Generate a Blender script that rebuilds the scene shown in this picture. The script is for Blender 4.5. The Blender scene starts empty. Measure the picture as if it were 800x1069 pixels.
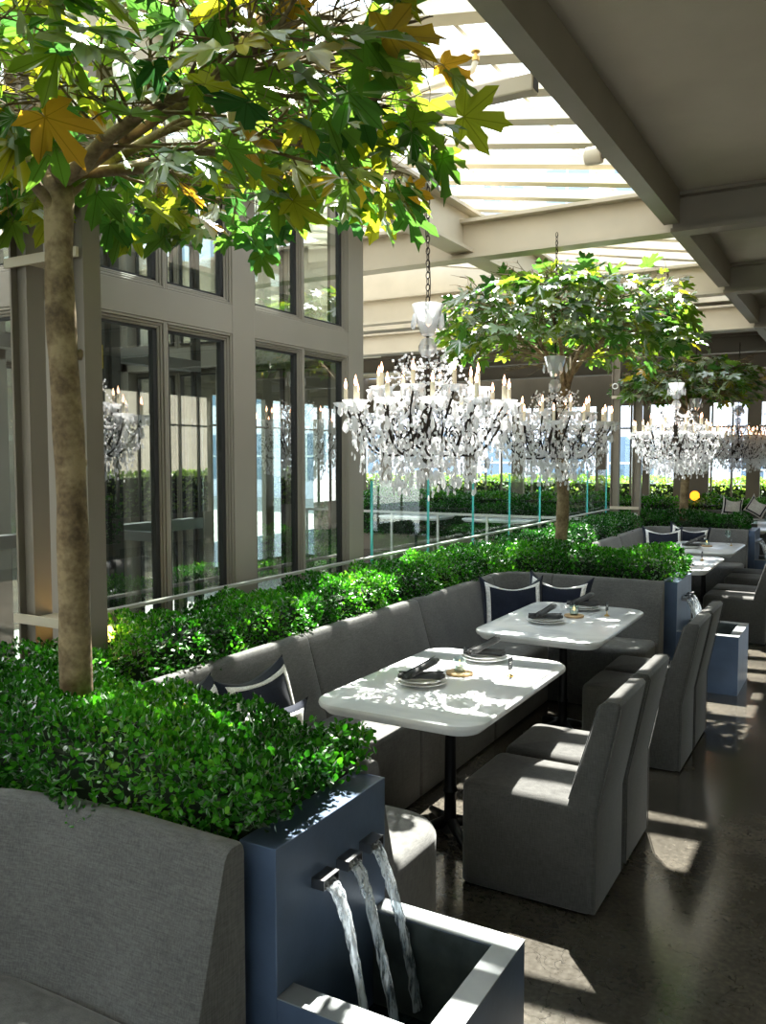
import bpy, math, random
import numpy as np
from mathutils import Vector, Matrix, Quaternion
random.seed(7); RNG = np.random.default_rng(7)
PI = math.pi
sc = bpy.context.scene
COL = sc.collection
sin, cos = math.sin, math.cos

# ------------------------------------------------------------------ materials
def new_mat(name):
    m = bpy.data.materials.new(name); m.use_nodes = True
    nt = m.node_tree; nt.nodes.clear()
    out = nt.nodes.new('ShaderNodeOutputMaterial')
    return m, nt, out
def N(nt, kind, **kw):
    n = nt.nodes.new(kind)
    for k, v in kw.items():
        if k in n.inputs: n.inputs[k].default_value = v
        else: setattr(n, k, v)
    return n
def L(nt, a, b): nt.links.new(a, b)
def math_n(nt, op, a, b=None, c=None):
    n = nt.nodes.new('ShaderNodeMath'); n.operation = op
    for i, v in enumerate((a, b, c)):
        if v is None: continue
        if isinstance(v, (int, float)): n.inputs[i].default_value = v
        else: nt.links.new(v, n.inputs[i])
    return n.outputs[0]
def ramp(nt, fac, stops):
    r = nt.nodes.new('ShaderNodeValToRGB')
    while len(r.color_ramp.elements) < len(stops): r.color_ramp.elements.new(0.5)
    for e, (p, c) in zip(r.color_ramp.elements, stops):
        e.position = p; e.color = (c[0], c[1], c[2], 1)
    nt.links.new(fac, r.inputs[0]); return r.outputs[0]
def pbr(name, col, rough=.5, metal=0, noise=None, bump=None, spec=.5, coat=0):
    """noise=(scale, amount, detail)   bump=(scale, strength)"""
    m, nt, out = new_mat(name)
    p = N(nt, 'ShaderNodeBsdfPrincipled'); L(nt, p.outputs[0], out.inputs[0])
    p.inputs['Base Color'].default_value = (*col, 1); p.inputs['Roughness'].default_value = rough
    p.inputs['Metallic'].default_value = metal; p.inputs['Specular IOR Level'].default_value = spec
    p.inputs['Coat Weight'].default_value = coat
    tc = N(nt, 'ShaderNodeTexCoord')
    if noise:
        n = N(nt, 'ShaderNodeTexNoise', Scale=noise[0], Detail=float(noise[2])); L(nt, tc.outputs['Object'], n.inputs['Vector'])
        a = noise[1]
        c = ramp(nt, n.outputs['Fac'], [(.3, [x*(1-a) for x in col]), (.7, [min(1, x*(1+a)) for x in col])])
        L(nt, c, p.inputs['Base Color'])
    if bump:
        n2 = N(nt, 'ShaderNodeTexNoise', Scale=bump[0], Detail=3.0); L(nt, tc.outputs['Object'], n2.inputs['Vector'])
        b = N(nt, 'ShaderNodeBump', Strength=bump[1], Distance=.002); L(nt, n2.outputs['Fac'], b.inputs['Height']); L(nt, b.outputs[0], p.inputs['Normal'])
    return m
def fabric(name, col, scale=420):
    m, nt, out = new_mat(name)
    p = N(nt, 'ShaderNodeBsdfPrincipled'); L(nt, p.outputs[0], out.inputs[0])
    p.inputs['Roughness'].default_value = .92; p.inputs['Specular IOR Level'].default_value = .15
    p.inputs['Sheen Weight'].default_value = .25
    tc = N(nt, 'ShaderNodeTexCoord')
    mp = N(nt, 'ShaderNodeMapping'); mp.inputs['Scale'].default_value = (1, 1, 11); L(nt, tc.outputs['Object'], mp.inputs[0])
    n1 = N(nt, 'ShaderNodeTexNoise', Scale=scale*.07, Detail=3.0); L(nt, mp.outputs[0], n1.inputs['Vector'])
    mp2 = N(nt, 'ShaderNodeMapping'); mp2.inputs['Scale'].default_value = (11, 11, 1); L(nt, tc.outputs['Object'], mp2.inputs[0])
    n2 = N(nt, 'ShaderNodeTexNoise', Scale=scale*.06, Detail=3.0); L(nt, mp2.outputs[0], n2.inputs['Vector'])
    n3 = N(nt, 'ShaderNodeTexNoise', Scale=5.0, Detail=3.0); L(nt, tc.outputs['Object'], n3.inputs['Vector'])
    s = math_n(nt, 'ADD', n1.outputs[0], n2.outputs[0]); s = math_n(nt, 'MULTIPLY_ADD', n3.outputs[0], .6, s)
    s = math_n(nt, 'MULTIPLY', s, .385)
    c = ramp(nt, s, [(.38, [x*.66 for x in col]), (.62, [x*1.34 for x in col])])
    L(nt, c, p.inputs['Base Color'])
    b = N(nt, 'ShaderNodeBump', Strength=.35, Distance=.0015); L(nt, s, b.inputs['Height']); L(nt, b.outputs[0], p.inputs['Normal'])
    return m
def glassy(name, tint=(1, 1, 1), refl=.12, power=4.0, rmax=.9, rough=0.0):
    m, nt, out = new_mat(name)
    t = N(nt, 'ShaderNodeBsdfTransparent', Color=(*tint, 1)); g = N(nt, 'ShaderNodeBsdfGlossy', Roughness=rough)
    lw = N(nt, 'ShaderNodeLayerWeight', Blend=.5)
    f = math_n(nt, 'POWER', lw.outputs['Facing'], power); f = math_n(nt, 'MULTIPLY_ADD', f, rmax-refl, refl)
    mx = N(nt, 'ShaderNodeMixShader'); L(nt, f, mx.inputs[0]); L(nt, t.outputs[0], mx.inputs[1]); L(nt, g.outputs[0], mx.inputs[2])
    L(nt, mx.outputs[0], out.inputs[0]); return m
def leaf_mat(name, stops, trans=.5, gloss=.35, veins=False, scale=1.0):
    m, nt, out = new_mat(name)
    at = N(nt, 'ShaderNodeAttribute', attribute_name='rnd')
    c = ramp(nt, at.outputs['Fac'], stops)
    if veins:
        uv = N(nt, 'ShaderNodeUVMap', uv_map='UVMap'); sx = N(nt, 'ShaderNodeSeparateXYZ'); L(nt, uv.outputs[0], sx.inputs[0])
        a = math_n(nt, 'ARCTAN2', sx.outputs[0], sx.outputs[1])
        k = math_n(nt, 'ABSOLUTE', math_n(nt, 'SINE', math_n(nt, 'MULTIPLY', a, 180/46)))
        r = math_n(nt, 'SQRT', math_n(nt, 'ADD', math_n(nt, 'POWER', sx.outputs[0], 2), math_n(nt, 'POWER', sx.outputs[1], 2)))
        d = math_n(nt, 'MULTIPLY', k, r)
        v = math_n(nt, 'LESS_THAN', d, .045)
        mxc = N(nt, 'ShaderNodeMix', data_type='RGBA', blend_type='MULTIPLY')
        L(nt, math_n(nt, 'MULTIPLY', v, .55), mxc.inputs[0]); L(nt, c, mxc.inputs[6]); mxc.inputs[7].default_value = (.35, .35, .2, 1)
        c = mxc.outputs[2]
    d_ = N(nt, 'ShaderNodeBsdfDiffuse'); t_ = N(nt, 'ShaderNodeBsdfTranslucent'); L(nt, c, d_.inputs[0])
    hs = N(nt, 'ShaderNodeHueSaturation', Saturation=1.05, Value=1.38); L(nt, c, hs.inputs['Color']); L(nt, hs.outputs[0], t_.inputs[0])
    mx = N(nt, 'ShaderNodeMixShader'); mx.inputs[0].default_value = trans; L(nt, d_.outputs[0], mx.inputs[1]); L(nt, t_.outputs[0], mx.inputs[2])
    g = N(nt, 'ShaderNodeBsdfGlossy', Roughness=gloss); m2 = N(nt, 'ShaderNodeMixShader')
    fr = N(nt, 'ShaderNodeFresnel', IOR=1.25); L(nt, math_n(nt, 'MULTIPLY', fr.outputs[0], .45), m2.inputs[0]); L(nt, mx.outputs[0], m2.inputs[1]); L(nt, g.outputs[0], m2.inputs[2])
    L(nt, m2.outputs[0], out.inputs[0]); return m

M = {}
M['fabric'] = fabric('grey_linen', (.072, .071, .068))
M['fabric_bench'] = fabric('grey_bench_linen', (.112, .112, .108))
M['navy'] = fabric('navy_cloth', (.012, .016, .03))
M['white_cloth'] = fabric('white_cloth', (.75, .75, .73))
M['napkin'] = fabric('charcoal_napkin', (.06, .062, .064), 600)
M['beige'] = pbr('beige_paint', (.46, .40, .30), .55, noise=(3., .06, 3))
M['joist'] = pbr('cream_paint', (.64, .58, .46), .6, noise=(2., .06, 3))
M['grey_paint'] = pbr('warm_grey_paint', (.25, .225, .185), .45, noise=(2., .05, 3))
M['dark_beam'] = pbr('taupe_paint', (.17, .145, .11), .5, noise=(2.5, .08, 3))
M['stucco'] = pbr('ceiling_stucco', (.40, .35, .28), .9, noise=(1.2, .12, 5), bump=(180., .5))
M['white_paint'] = pbr('white_paint', (.78, .78, .76), .4)
M['black_metal'] = pbr('black_metal', (.015, .015, .016), .4, .6)
M['iron'] = pbr('dark_iron', (.03, .024, .018), .45, .8)
M['brass'] = pbr('brass', (.55, .36, .12), .3, 1.)
M['steel'] = pbr('steel', (.3, .3, .31), .3, 1.)
M['blue_panel'] = pbr('blue_grey_metal', (.085, .125, .205), .38, .25, noise=(4., .22, 5), bump=(60., .2))
M['inner_basin'] = pbr('dark_basin', (.07, .085, .085), .35, .2, noise=(9., .5, 6))
M['rim'] = pbr('pale_zinc', (.30, .32, .33), .38, .35, noise=(8., .15, 4))
M['ceramic'] = pbr('white_ceramic', (.85, .85, .84), .15)
M['wood'] = pbr('oak', (.42, .27, .12), .5, noise=(14., .25, 4))
M['candle'] = pbr('cream_wax', (.82, .74, .55), .5)
M['black_card'] = pbr('black_card', (.02, .025, .028), .5)
M['pale_rail'] = pbr('pale_grey_metal', (.42, .41, .38), .4, .2)
M['black'] = pbr('black_rubber', (.012, .012, .012), .7)
M['soil'] = pbr('dark_soil', (.02, .016, .01), .95)
M['outer_wall'] = pbr('pale_building', (.8, .8, .92), .8, noise=(.3, .06, 2))
M['outer_ground'] = pbr('pale_paving', (.35, .35, .34), .8, noise=(1.5, .1, 3))
M['outer_glass'] = pbr('blue_window', (.16, .24, .34), .2)
M['brick'] = pbr('brick_tower', (.35, .14, .09), .9, noise=(5., .2, 3))
M['amber'] = pbr('amber_leaf', (.7, .22, .05), .6)
M['door_dark'] = pbr('dark_recess', (.03, .032, .032), .3)
M['hatch_yellow'] = pbr('yellow_label', (.7, .5, .05), .5)
M['glass_facade'] = glassy('facade_glass', (.84, .93, .88), .28, 2.4, .95)
M['glass_clear'] = glassy('clear_glass', (.9, .97, .95), .07, 4.0, .8)
M['glass_rail'] = glassy('railing_glass', (.9, .97, .95), .05, 4.0, .38)
M['glass_roof'] = glassy('roof_glass', (.93, .96, .96), .04, 4.0, .5)
M['glass_edge'] = pbr('teal_glass_edge', (.08, .5, .5), .2)
def mk_bark():
    m, nt, out = new_mat('bark')
    p = N(nt, 'ShaderNodeBsdfPrincipled', Roughness=.85); L(nt, p.outputs[0], out.inputs[0])
    tc = N(nt, 'ShaderNodeTexCoord'); n = N(nt, 'ShaderNodeTexNoise', Scale=9.0, Detail=6.0); L(nt, tc.outputs['Object'], n.inputs['Vector'])
    n2 = N(nt, 'ShaderNodeTexNoise', Scale=60.0, Detail=3.0); L(nt, tc.outputs['Object'], n2.inputs['Vector'])
    s = math_n(nt, 'MULTIPLY_ADD', n2.outputs[0], .3, math_n(nt, 'MULTIPLY', n.outputs[0], .75))
    c = ramp(nt, s, [(.36, (.07, .045, .022)), (.5, (.17, .12, .06)), (.64, (.29, .22, .12))]); L(nt, c, p.inputs['Base Color'])
    b = N(nt, 'ShaderNodeBump', Strength=.6, Distance=.01); L(nt, s, b.inputs['Height']); L(nt, b.outputs[0], p.inputs['Normal'])
    return m
M['bark'] = mk_bark()
def mk_floor():
    m, nt, out = new_mat('polished_concrete')
    p = N(nt, 'ShaderNodeBsdfPrincipled'); L(nt, p.outputs[0], out.inputs[0])
    tc = N(nt, 'ShaderNodeTexCoord')
    n = N(nt, 'ShaderNodeTexNoise', Scale=1.6, Detail=8.0, Roughness=.6); L(nt, tc.outputs['Object'], n.inputs['Vector'])
    n2 = N(nt, 'ShaderNodeTexNoise', Scale=45.0, Detail=4.0); L(nt, tc.outputs['Object'], n2.inputs['Vector'])
    s = math_n(nt, 'MULTIPLY_ADD', n2.outputs[0], .35, math_n(nt, 'MULTIPLY', n.outputs[0], .7))
    c = ramp(nt, s, [(.36, (.034, .030, .024)), (.52, (.062, .056, .046)), (.68, (.11, .096, .076))])
    # hairline cracks, in patches
    nw = N(nt, 'ShaderNodeTexNoise', Scale=6.0, Detail=3.0); L(nt, tc.outputs['Object'], nw.inputs['Vector'])
    vm = N(nt, 'ShaderNodeVectorMath', operation='MULTIPLY_ADD'); L(nt, nw.outputs['Color'], vm.inputs[0]); vm.inputs[1].default_value = (.25, .25, .25); L(nt, tc.outputs['Object'], vm.inputs[2])
    v = N(nt, 'ShaderNodeTexVoronoi', feature='DISTANCE_TO_EDGE', Scale=9.0); L(nt, vm.outputs[0], v.inputs['Vector'])
    ck = math_n(nt, 'LESS_THAN', v.outputs['Distance'], .012)
    np_ = N(nt, 'ShaderNodeTexNoise', Scale=.9, Detail=2.0); L(nt, tc.outputs['Object'], np_.inputs['Vector'])
    pm = math_n(nt, 'GREATER_THAN', np_.outputs[0], .47); ck = math_n(nt, 'MULTIPLY', ck, pm)
    mx = N(nt, 'ShaderNodeMix', data_type='RGBA'); L(nt, math_n(nt, 'MULTIPLY', ck, .75), mx.inputs[0]); L(nt, c, mx.inputs[6]); mx.inputs[7].default_value = (.02, .018, .015, 1)
    L(nt, mx.outputs[2], p.inputs['Base Color'])
    r = math_n(nt, 'MULTIPLY_ADD', n2.outputs[0], .14, .08); L(nt, r, p.inputs['Roughness'])
    p.inputs['Specular IOR Level'].default_value = .8
    b = N(nt, 'ShaderNodeBump', Strength=.08, Distance=.01); L(nt, n.outputs[0], b.inputs['Height']); L(nt, b.outputs[0], p.inputs['Normal'])
    return m
M['floor'] = mk_floor()
def mk_marble():
    m, nt, out = new_mat('white_marble')
    p = N(nt, 'ShaderNodeBsdfPrincipled', Roughness=.22); L(nt, p.outputs[0], out.inputs[0])
    tc = N(nt, 'ShaderNodeTexCoord'); n = N(nt, 'ShaderNodeTexNoise', Scale=3.0, Detail=8.0, Distortion=1.2); L(nt, tc.outputs['Object'], n.inputs['Vector'])
    c = ramp(nt, n.outputs[0], [(.35, (.60, .63, .65)), (.5, (.74, .76, .77)), (.7, (.79, .80, .80))]); L(nt, c, p.inputs['Base Color']); return m
M['marble'] = mk_marble()
def mk_crystal(name, clear, body):
    m, nt, out = new_mat(name)
    tr = N(nt, 'ShaderNodeBsdfTransparent', Color=(.97, .98, 1, 1)); g = N(nt, 'ShaderNodeBsdfGlossy', Roughness=.03)
    t = N(nt, 'ShaderNodeBsdfTranslucent', Color=(1, 1, 1, 1)); d = N(nt, 'ShaderNodeBsdfDiffuse', Color=(.98, .98, 1, 1))
    a = N(nt, 'ShaderNodeMixShader'); a.inputs[0].default_value = .45; L(nt, t.outputs[0], a.inputs[1]); L(nt, d.outputs[0], a.inputs[2])
    lw = N(nt, 'ShaderNodeLayerWeight', Blend=.5); f = math_n(nt, 'MULTIPLY_ADD', lw.outputs['Facing'], .5, 1-clear)
    b = N(nt, 'ShaderNodeMixShader'); L(nt, f, b.inputs[0]); L(nt, tr.outputs[0], b.inputs[1]); L(nt, g.outputs[0], b.inputs[2])
    c = N(nt, 'ShaderNodeMixShader'); c.inputs[0].default_value = body; L(nt, b.outputs[0], c.inputs[1]); L(nt, a.outputs[0], c.inputs[2])
    L(nt, c.outputs[0], out.inputs[0]); return m
M['crystal'] = mk_crystal('crystal', .78, .70)
M['crystal_clear'] = mk_crystal('cut_glass', .75, .32)
def mk_water():
    m, nt, out = new_mat('water')
    t = N(nt, 'ShaderNodeBsdfTransparent', Color=(.85, .92, .98, 1)); g = N(nt, 'ShaderNodeBsdfGlossy', Roughness=.05)
    d = N(nt, 'ShaderNodeBsdfTranslucent', Color=(.9, .95, 1, 1)); d2 = N(nt, 'ShaderNodeBsdfDiffuse', Color=(.9, .95, 1, 1))
    tc = N(nt, 'ShaderNodeTexCoord'); mp = N(nt, 'ShaderNodeMapping'); mp.inputs['Scale'].default_value = (90, 90, 14); L(nt, tc.outputs['Object'], mp.inputs[0])
    n = N(nt, 'ShaderNodeTexNoise', Scale=1.0, Detail=3.0); L(nt, mp.outputs[0], n.inputs['Vector'])
    f = ramp(nt, n.outputs[0], [(.40, (0, 0, 0)), (.56, (1, 1, 1))])
    ad = N(nt, 'ShaderNodeMixShader'); L(nt, d.outputs[0], ad.inputs[1]); L(nt, d2.outputs[0], ad.inputs[2])
    lw = N(nt, 'ShaderNodeLayerWeight', Blend=.5); ff = math_n(nt, 'MULTIPLY_ADD', lw.outputs['Facing'], .7, .12)
    a = N(nt, 'ShaderNodeMixShader'); L(nt, ff, a.inputs[0]); L(nt, t.outputs[0], a.inputs[1]); L(nt, g.outputs[0], a.inputs[2])
    b = N(nt, 'ShaderNodeMixShader'); L(nt, math_n(nt, 'MULTIPLY', f, .75), b.inputs[0]); L(nt, a.outputs[0], b.inputs[1]); L(nt, ad.outputs[0], b.inputs[2])
    bm = N(nt, 'ShaderNodeBump', Strength=.8, Distance=.01); L(nt, n.outputs[0], bm.inputs['Height']); L(nt, bm.outputs[0], g.inputs['Normal'])
    L(nt, b.outputs[0], out.inputs[0]); return m
M['water'] = mk_water()
M['pool'] = pbr('pool_water', (.015, .03, .035), .04, 0, bump=(25., 1.0))
def mk_emit(name, col, s):
    m, nt, out = new_mat(name); e = N(nt, 'ShaderNodeEmission', Color=(*col, 1), Strength=s); L(nt, e.outputs[0], out.inputs[0]); return m
M['bulb'] = mk_emit('lit_bulb', (1., .5, .28), 9.)
M['flame'] = mk_emit('candle_glow', (1., .55, .12), 6.)
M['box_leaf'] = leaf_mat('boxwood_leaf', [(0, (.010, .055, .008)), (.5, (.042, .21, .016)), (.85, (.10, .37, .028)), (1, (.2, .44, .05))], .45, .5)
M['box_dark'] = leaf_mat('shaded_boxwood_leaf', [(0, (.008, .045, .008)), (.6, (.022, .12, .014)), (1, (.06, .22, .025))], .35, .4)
M['box_pale'] = leaf_mat('pale_hedge_leaf', [(0, (.10, .24, .03)), (1, (.40, .52, .10))], .5, .5)
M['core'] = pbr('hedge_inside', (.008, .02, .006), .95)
M['maple'] = leaf_mat('maple_leaf', [(0, (.03, .10, .03)), (.3, (.07, .18, .03)), (.6, (.17, .27, .03)), (.85, (.36, .34, .03)), (.94, (.48, .34, .04)), (1, (.50, .28, .04))], .56, .5, True)

# ------------------------------------------------------------------ mesh helpers
class MB:
    def __init__(s): s.v = []; s.f = []; s.m = []
    def add(s, vs, fs, mi=0):
        o = len(s.v); s.v += [tuple(p) for p in vs]; s.f += [tuple(i+o for i in f) for f in fs]; s.m += [mi]*len(fs)
    def box(s, x0, x1, y0, y1, z0, z1, mi=0, mat=None):
        vs = [Vector(p) for p in ((x0,y0,z0),(x1,y0,z0),(x1,y1,z0),(x0,y1,z0),(x0,y0,z1),(x1,y0,z1),(x1,y1,z1),(x0,y1,z1))]
        if mat is not None: vs = [mat @ p for p in vs]
        s.add(vs, [(0,3,2,1),(4,5,6,7),(0,1,5,4),(1,2,6,5),(2,3,7,6),(3,0,4,7)], mi)
    def lathe(s, prof, c=(0,0,0), n=24, mi=0, mat=None):
        vs = []; fs = []
        for r, z in prof:
            for k in range(n):
                a = 2*PI*k/n; vs.append(Vector((c[0]+r*cos(a), c[1]+r*sin(a), c[2]+z)))
        if mat is not None: vs = [mat @ p for p in vs]
        for i in range(len(prof)-1):
            for k in range(n):
                k2 = (k+1) % n; fs.append((i*n+k, i*n+k2, (i+1)*n+k2, (i+1)*n+k))
        if prof[0][0] > 1e-6: fs.append(tuple(range(n-1, -1, -1)))
        if prof[-1][0] > 1e-6: fs.append(tuple(range((len(prof)-1)*n, len(prof)*n)))
        s.add(vs, fs, mi)
    def tube(s, pts, rad, n=8, mi=0, closed=False, flat=1.0):
        pts = [Vector(p) for p in pts]; m = len(pts)
        if not hasattr(rad, '__len__'): rad = [rad]*m
        vs = []; up = None
        for i, p in enumerate(pts):
            if closed: d = pts[(i+1) % m]-pts[i-1]
            else: d = pts[min(i+1, m-1)]-pts[max(i-1, 0)]
            if d.length < 1e-9: d = Vector((0,0,1))
            d.normalize()
            if up is None:
                up = Vector((0,0,1)) if abs(d.z) < .9 else Vector((1,0,0))
            a = d.cross(up)
            if a.length < 1e-6: a = d.orthogonal()
            a.normalize(); b = a.cross(d).normalized(); up = b
            for k in range(n):
                t = 2*PI*k/n; vs.append(p + a*(rad[i]*cos(t)) + b*(rad[i]*flat*sin(t)))
        fs = []
        for i in range(m if closed else m-1):
            j = (i+1) % m
            for k in range(n):
                k2 = (k+1) % n; fs.append((i*n+k, i*n+k2, j*n+k2, j*n+k))
        if not closed: fs += [tuple(range(n-1, -1, -1)), tuple(range((m-1)*n, m*n))]
        s.add(vs, fs, mi)
    def loft(s, outline, prof, fn=lambda a, b, c: (a, b, c), mi=0, dome=0):
        """outline: closed ccw 2-D polygon; prof: [(inset, height)...]; fn maps (a, b, height) to 3-D."""
        n = len(outline); P = [Vector(p) for p in outline]; nr = []
        for i in range(n):
            e1 = (P[i]-P[i-1]); e2 = (P[(i+1) % n]-P[i]); e1.normalize(); e2.normalize()
            n1 = Vector((-e1.y, e1.x)); n2 = Vector((-e2.y, e2.x)); q = n1+n2
            if q.length < 1e-6: q = n1
            q.normalize(); c = max(.5, q.dot(n1)); nr.append(q/c)
        vs = []; fs = []
        for ins, h in prof:
            for i in range(n):
                p = P[i]+nr[i]*ins; vs.append(fn(p.x, p.y, h))
        for j in range(len(prof)-1):
            for i in range(n):
                i2 = (i+1) % n; fs.append((j*n+i, j*n+i2, (j+1)*n+i2, (j+1)*n+i))
        fs.append(tuple(range(n-1, -1, -1)))
        top = (len(prof)-1)*n
        if dome:
            c = sum(P, Vector((0, 0)))/n; base = top
            for t, hh in ((.6, .7), (.25, .95)):
                o = len(vs)
                for i in range(n):
                    q = P[i]+nr[i]*prof[-1][0]; q = c+(q-c)*t; vs.append(fn(q.x, q.y, prof[-1][1]+dome*hh))
                for i in range(n):
                    i2 = (i+1) % n; fs.append((base+i, base+i2, o+i2, o+i))
                base = o
            vs.append(fn(c.x, c.y, prof[-1][1]+dome))
            for i in range(n): fs.append((base+i, base+(i+1) % n, len(vs)-1))
        else: fs.append(tuple(range(top, top+n)))
        s.add(vs, fs, mi)
    def build(s, name, mats, parent=None, smooth=False, bevel=0, seg=2, loc=None):
        me = bpy.data.meshes.new(name); me.from_pydata(s.v, [], s.f)
        if not isinstance(mats, (list, tuple)): mats = [mats]
        for m in mats: me.materials.append(m)
        me.polygons.foreach_set('material_index', s.m)
        if smooth:
            me.polygons.foreach_set('use_smooth', [True]*len(me.polygons))
            if smooth != 'all':
                try: me.set_sharp_from_angle(angle=math.radians(smooth if isinstance(smooth, (int, float)) and smooth > 1 else 40))
                except Exception: pass
        o = bpy.data.objects.new(name, me); COL.objects.link(o)
        if parent is not None: o.parent = parent
        if loc is not None: o.location = loc
        if bevel:
            b = o.modifiers.new('bevel', 'BEVEL'); b.width = bevel; b.segments = seg; b.limit_method = 'ANGLE'; b.angle_limit = .6
        return o
def rr(x0, x1, y0, y1, r, n=6):
    """rounded rectangle; r = radii for (x0y0, x1y0, x1y1, x0y1)."""
    if not hasattr(r, '__len__'): r = (r,)*4
    out = []
    for (cx, cy, a0), q in zip(((x0, y0, PI), (x1, y0, 1.5*PI), (x1, y1, 0), (x0, y1, .5*PI)), r):
        sx = 1 if cx == x0 else -1; sy = 1 if cy == y0 else -1
        if q < 1e-4: out.append((cx, cy)); continue
        for k in range(n+1):
            a = a0+.5*PI*k/n; out.append((cx+sx*q+q*cos(a), cy+sy*q+q*sin(a)))
    return out
def soft(h0, h1, r, n=4, r0=.006):
    p = [(r0, h0), (0, h0+r0)]
    for k in range(n+1):
        a = .5*PI*k/n; p.append((r-r*cos(a), h1-r+r*sin(a)))
    return p
def tag(o, label=None, cat=None, group=None, kind=None):
    if label: o['label'] = label
    if cat: o['category'] = cat
    if group: o['group'] = group
    if kind: o['kind'] = kind
    return o
def empty(name, loc=(0,0,0), rz=0):
    o = bpy.data.objects.new(name, None); COL.objects.link(o); o.location = loc; o.rotation_euler = (0,0,rz); return o
def thing(name, label, cat, loc=(0,0,0), rz=0, group=None):
    return tag(empty(name, loc, rz), label, cat, group)
def struct(o): o['kind'] = 'structure'; return o
def copy_tree(o, parent=None):
    c = o.copy(); COL.objects.link(c); c.parent = parent
    for ch in [x for x in bpy.data.objects if x.parent == o]: copy_tree(ch, c)
    return c
def dup(root, loc, rz=0, label=None, group=None, scale=None):
    c = copy_tree(root); c.location = loc; c.rotation_euler = (0, 0, rz)
    if label: c['label'] = label
    if group: c['group'] = group
    if scale: c.scale = (scale,)*3
    return c

# ------------------------------------------------------------------ camera
cam = bpy.data.cameras.new('camera'); co = bpy.data.objects.new('camera', cam); COL.objects.link(co)
F, CX, CY, HY, VX = 885., 400., 534.5, 477., 905.
pitch = math.atan((CY-HY)/F); yaw = math.atan((VX-CX)*cos(pitch)/F)
co.location = (0, 0, 1.8); co.rotation_euler = (PI/2-pitch, 0, yaw)
cam.sensor_fit = 'VERTICAL'; cam.sensor_height = 24; cam.lens = F/1069*24; cam.clip_start = .02; cam.clip_end = 300
sc.camera = co

# ------------------------------------------------------------------ setting
PERIOD = 5.2
def block(name, mat, *boxes, kind='structure', parent=None, bevel=0):
    b = MB()
    for q in boxes: b.box(*q)
    o = b.build(name, mat, parent, bevel=bevel)
    if kind and parent is None: o['kind'] = kind
    return o
# floor with the stairwell opening left of the hedge
block('floor', M['floor'], (-3.38, 6, -8, 20.5, -.3, 0), (-12, -3.38, -8, 2.6, -.3, 0), (-12, -3.38, 12.9, 20.5, -.3, 0), (-12, -9.2, 2.6, 12.9, -.3, 0))
block('floor_stairwell', M['floor'], (-12, -3.3, 2.6, 12.9, -3.4, -3.2))
block('wall_stairwell', M['stucco'], (-3.42, -3.38, 2.6, 12.9, -3.2, -.3), (-9.2, -3.42, 12.86, 12.9, -3.2, -.3), (-9.24, -9.2, 2.6, 12.9, -3.2, -.3), (-9.2, -3.42, 2.56, 2.6, -3.2, -.3))
block('ground_outside', M['outer_ground'], (-60, 40, -30, 70, -1.0, -.35))
BX = -1.35   # inner beam line
ZB = 3.5     # beam undersides
block('ceiling', M['stucco'], (BX+.08, 6.2, -8, 20, 3.73, 3.9))
block('ceiling_far', M['joist'], (-12, BX-.02, 12.0, 20, 3.92, 4.0))
block('ceiling_rear', M['joist'], (-12, BX-.02, -8, -1.6, 4.6, 4.7))

def ibeam(name, axis, pos, a0, a1, z0, z1, w, mat, tf=.028, tw=.02):
    b = MB()
    for (wa, za, zb) in ((w, z0, z0+tf), (w, z1-tf, z1), (tw, z0+tf, z1-tf)):
        if axis == 'x': b.box(a0, a1, pos-wa/2, pos+wa/2, za, zb)
        else: b.box(pos-wa/2, pos+wa/2, a0, a1, za, zb)
    return struct(b.build(name, mat))
CROSS = [6.62, 9.25, 11.9]
# beams along the row: inner line in flat segments between the cross beams, outer line an I-beam
ys = [-7.5, -1.3, 1.3] + CROSS + [14.5, 17.1, 19.6]
segs = [(-7.5, 6.55), (6.69, 9.18), (9.32, 11.83), (11.97, 14.5), (14.6, 17.1), (17.2, 19.6)]
for a, b_ in segs:
    m = MB(); m.box(BX, BX+.11, a, b_, ZB, ZB+.42)
    struct(m.build('beam', M['dark_beam'])) 
ibeam('beam_stairwell_side', 'y', -3.0, -2, 19.5, ZB, ZB+.36, .2, M['beige'])
for y in CROSS:
    ibeam('beam_cross', 'x', y, -9, BX+.05, ZB-.06, ZB+.26, .17, M['beige'])
    ibeam('beam_cross_shaded', 'x', y, BX+.05, 6, ZB-.06, ZB+.225, .17, M['dark_beam'])  # same beams, shade under the solid ceiling put into a darker colour
for y in (14.5, 17.1): ibeam('beam_cross', 'x', y, -9, 6, ZB-.06, ZB+.225, .17, M['dark_beam'])
for y in (13.2, 15.8, 18.4): block('beam_far', M['dark_beam'], (-9, BX+.06, y-.08, y+.08, ZB+.1, ZB+.42))
block('beam_tube', M['beige'], (-3.0, BX-.05, 3.86, 3.94, 3.5, 3.58), bevel=.008)
block('beam_tube_cap', M['black'], (BX-.052, BX-.046, 3.87, 3.93, 3.51, 3.57))

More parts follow.
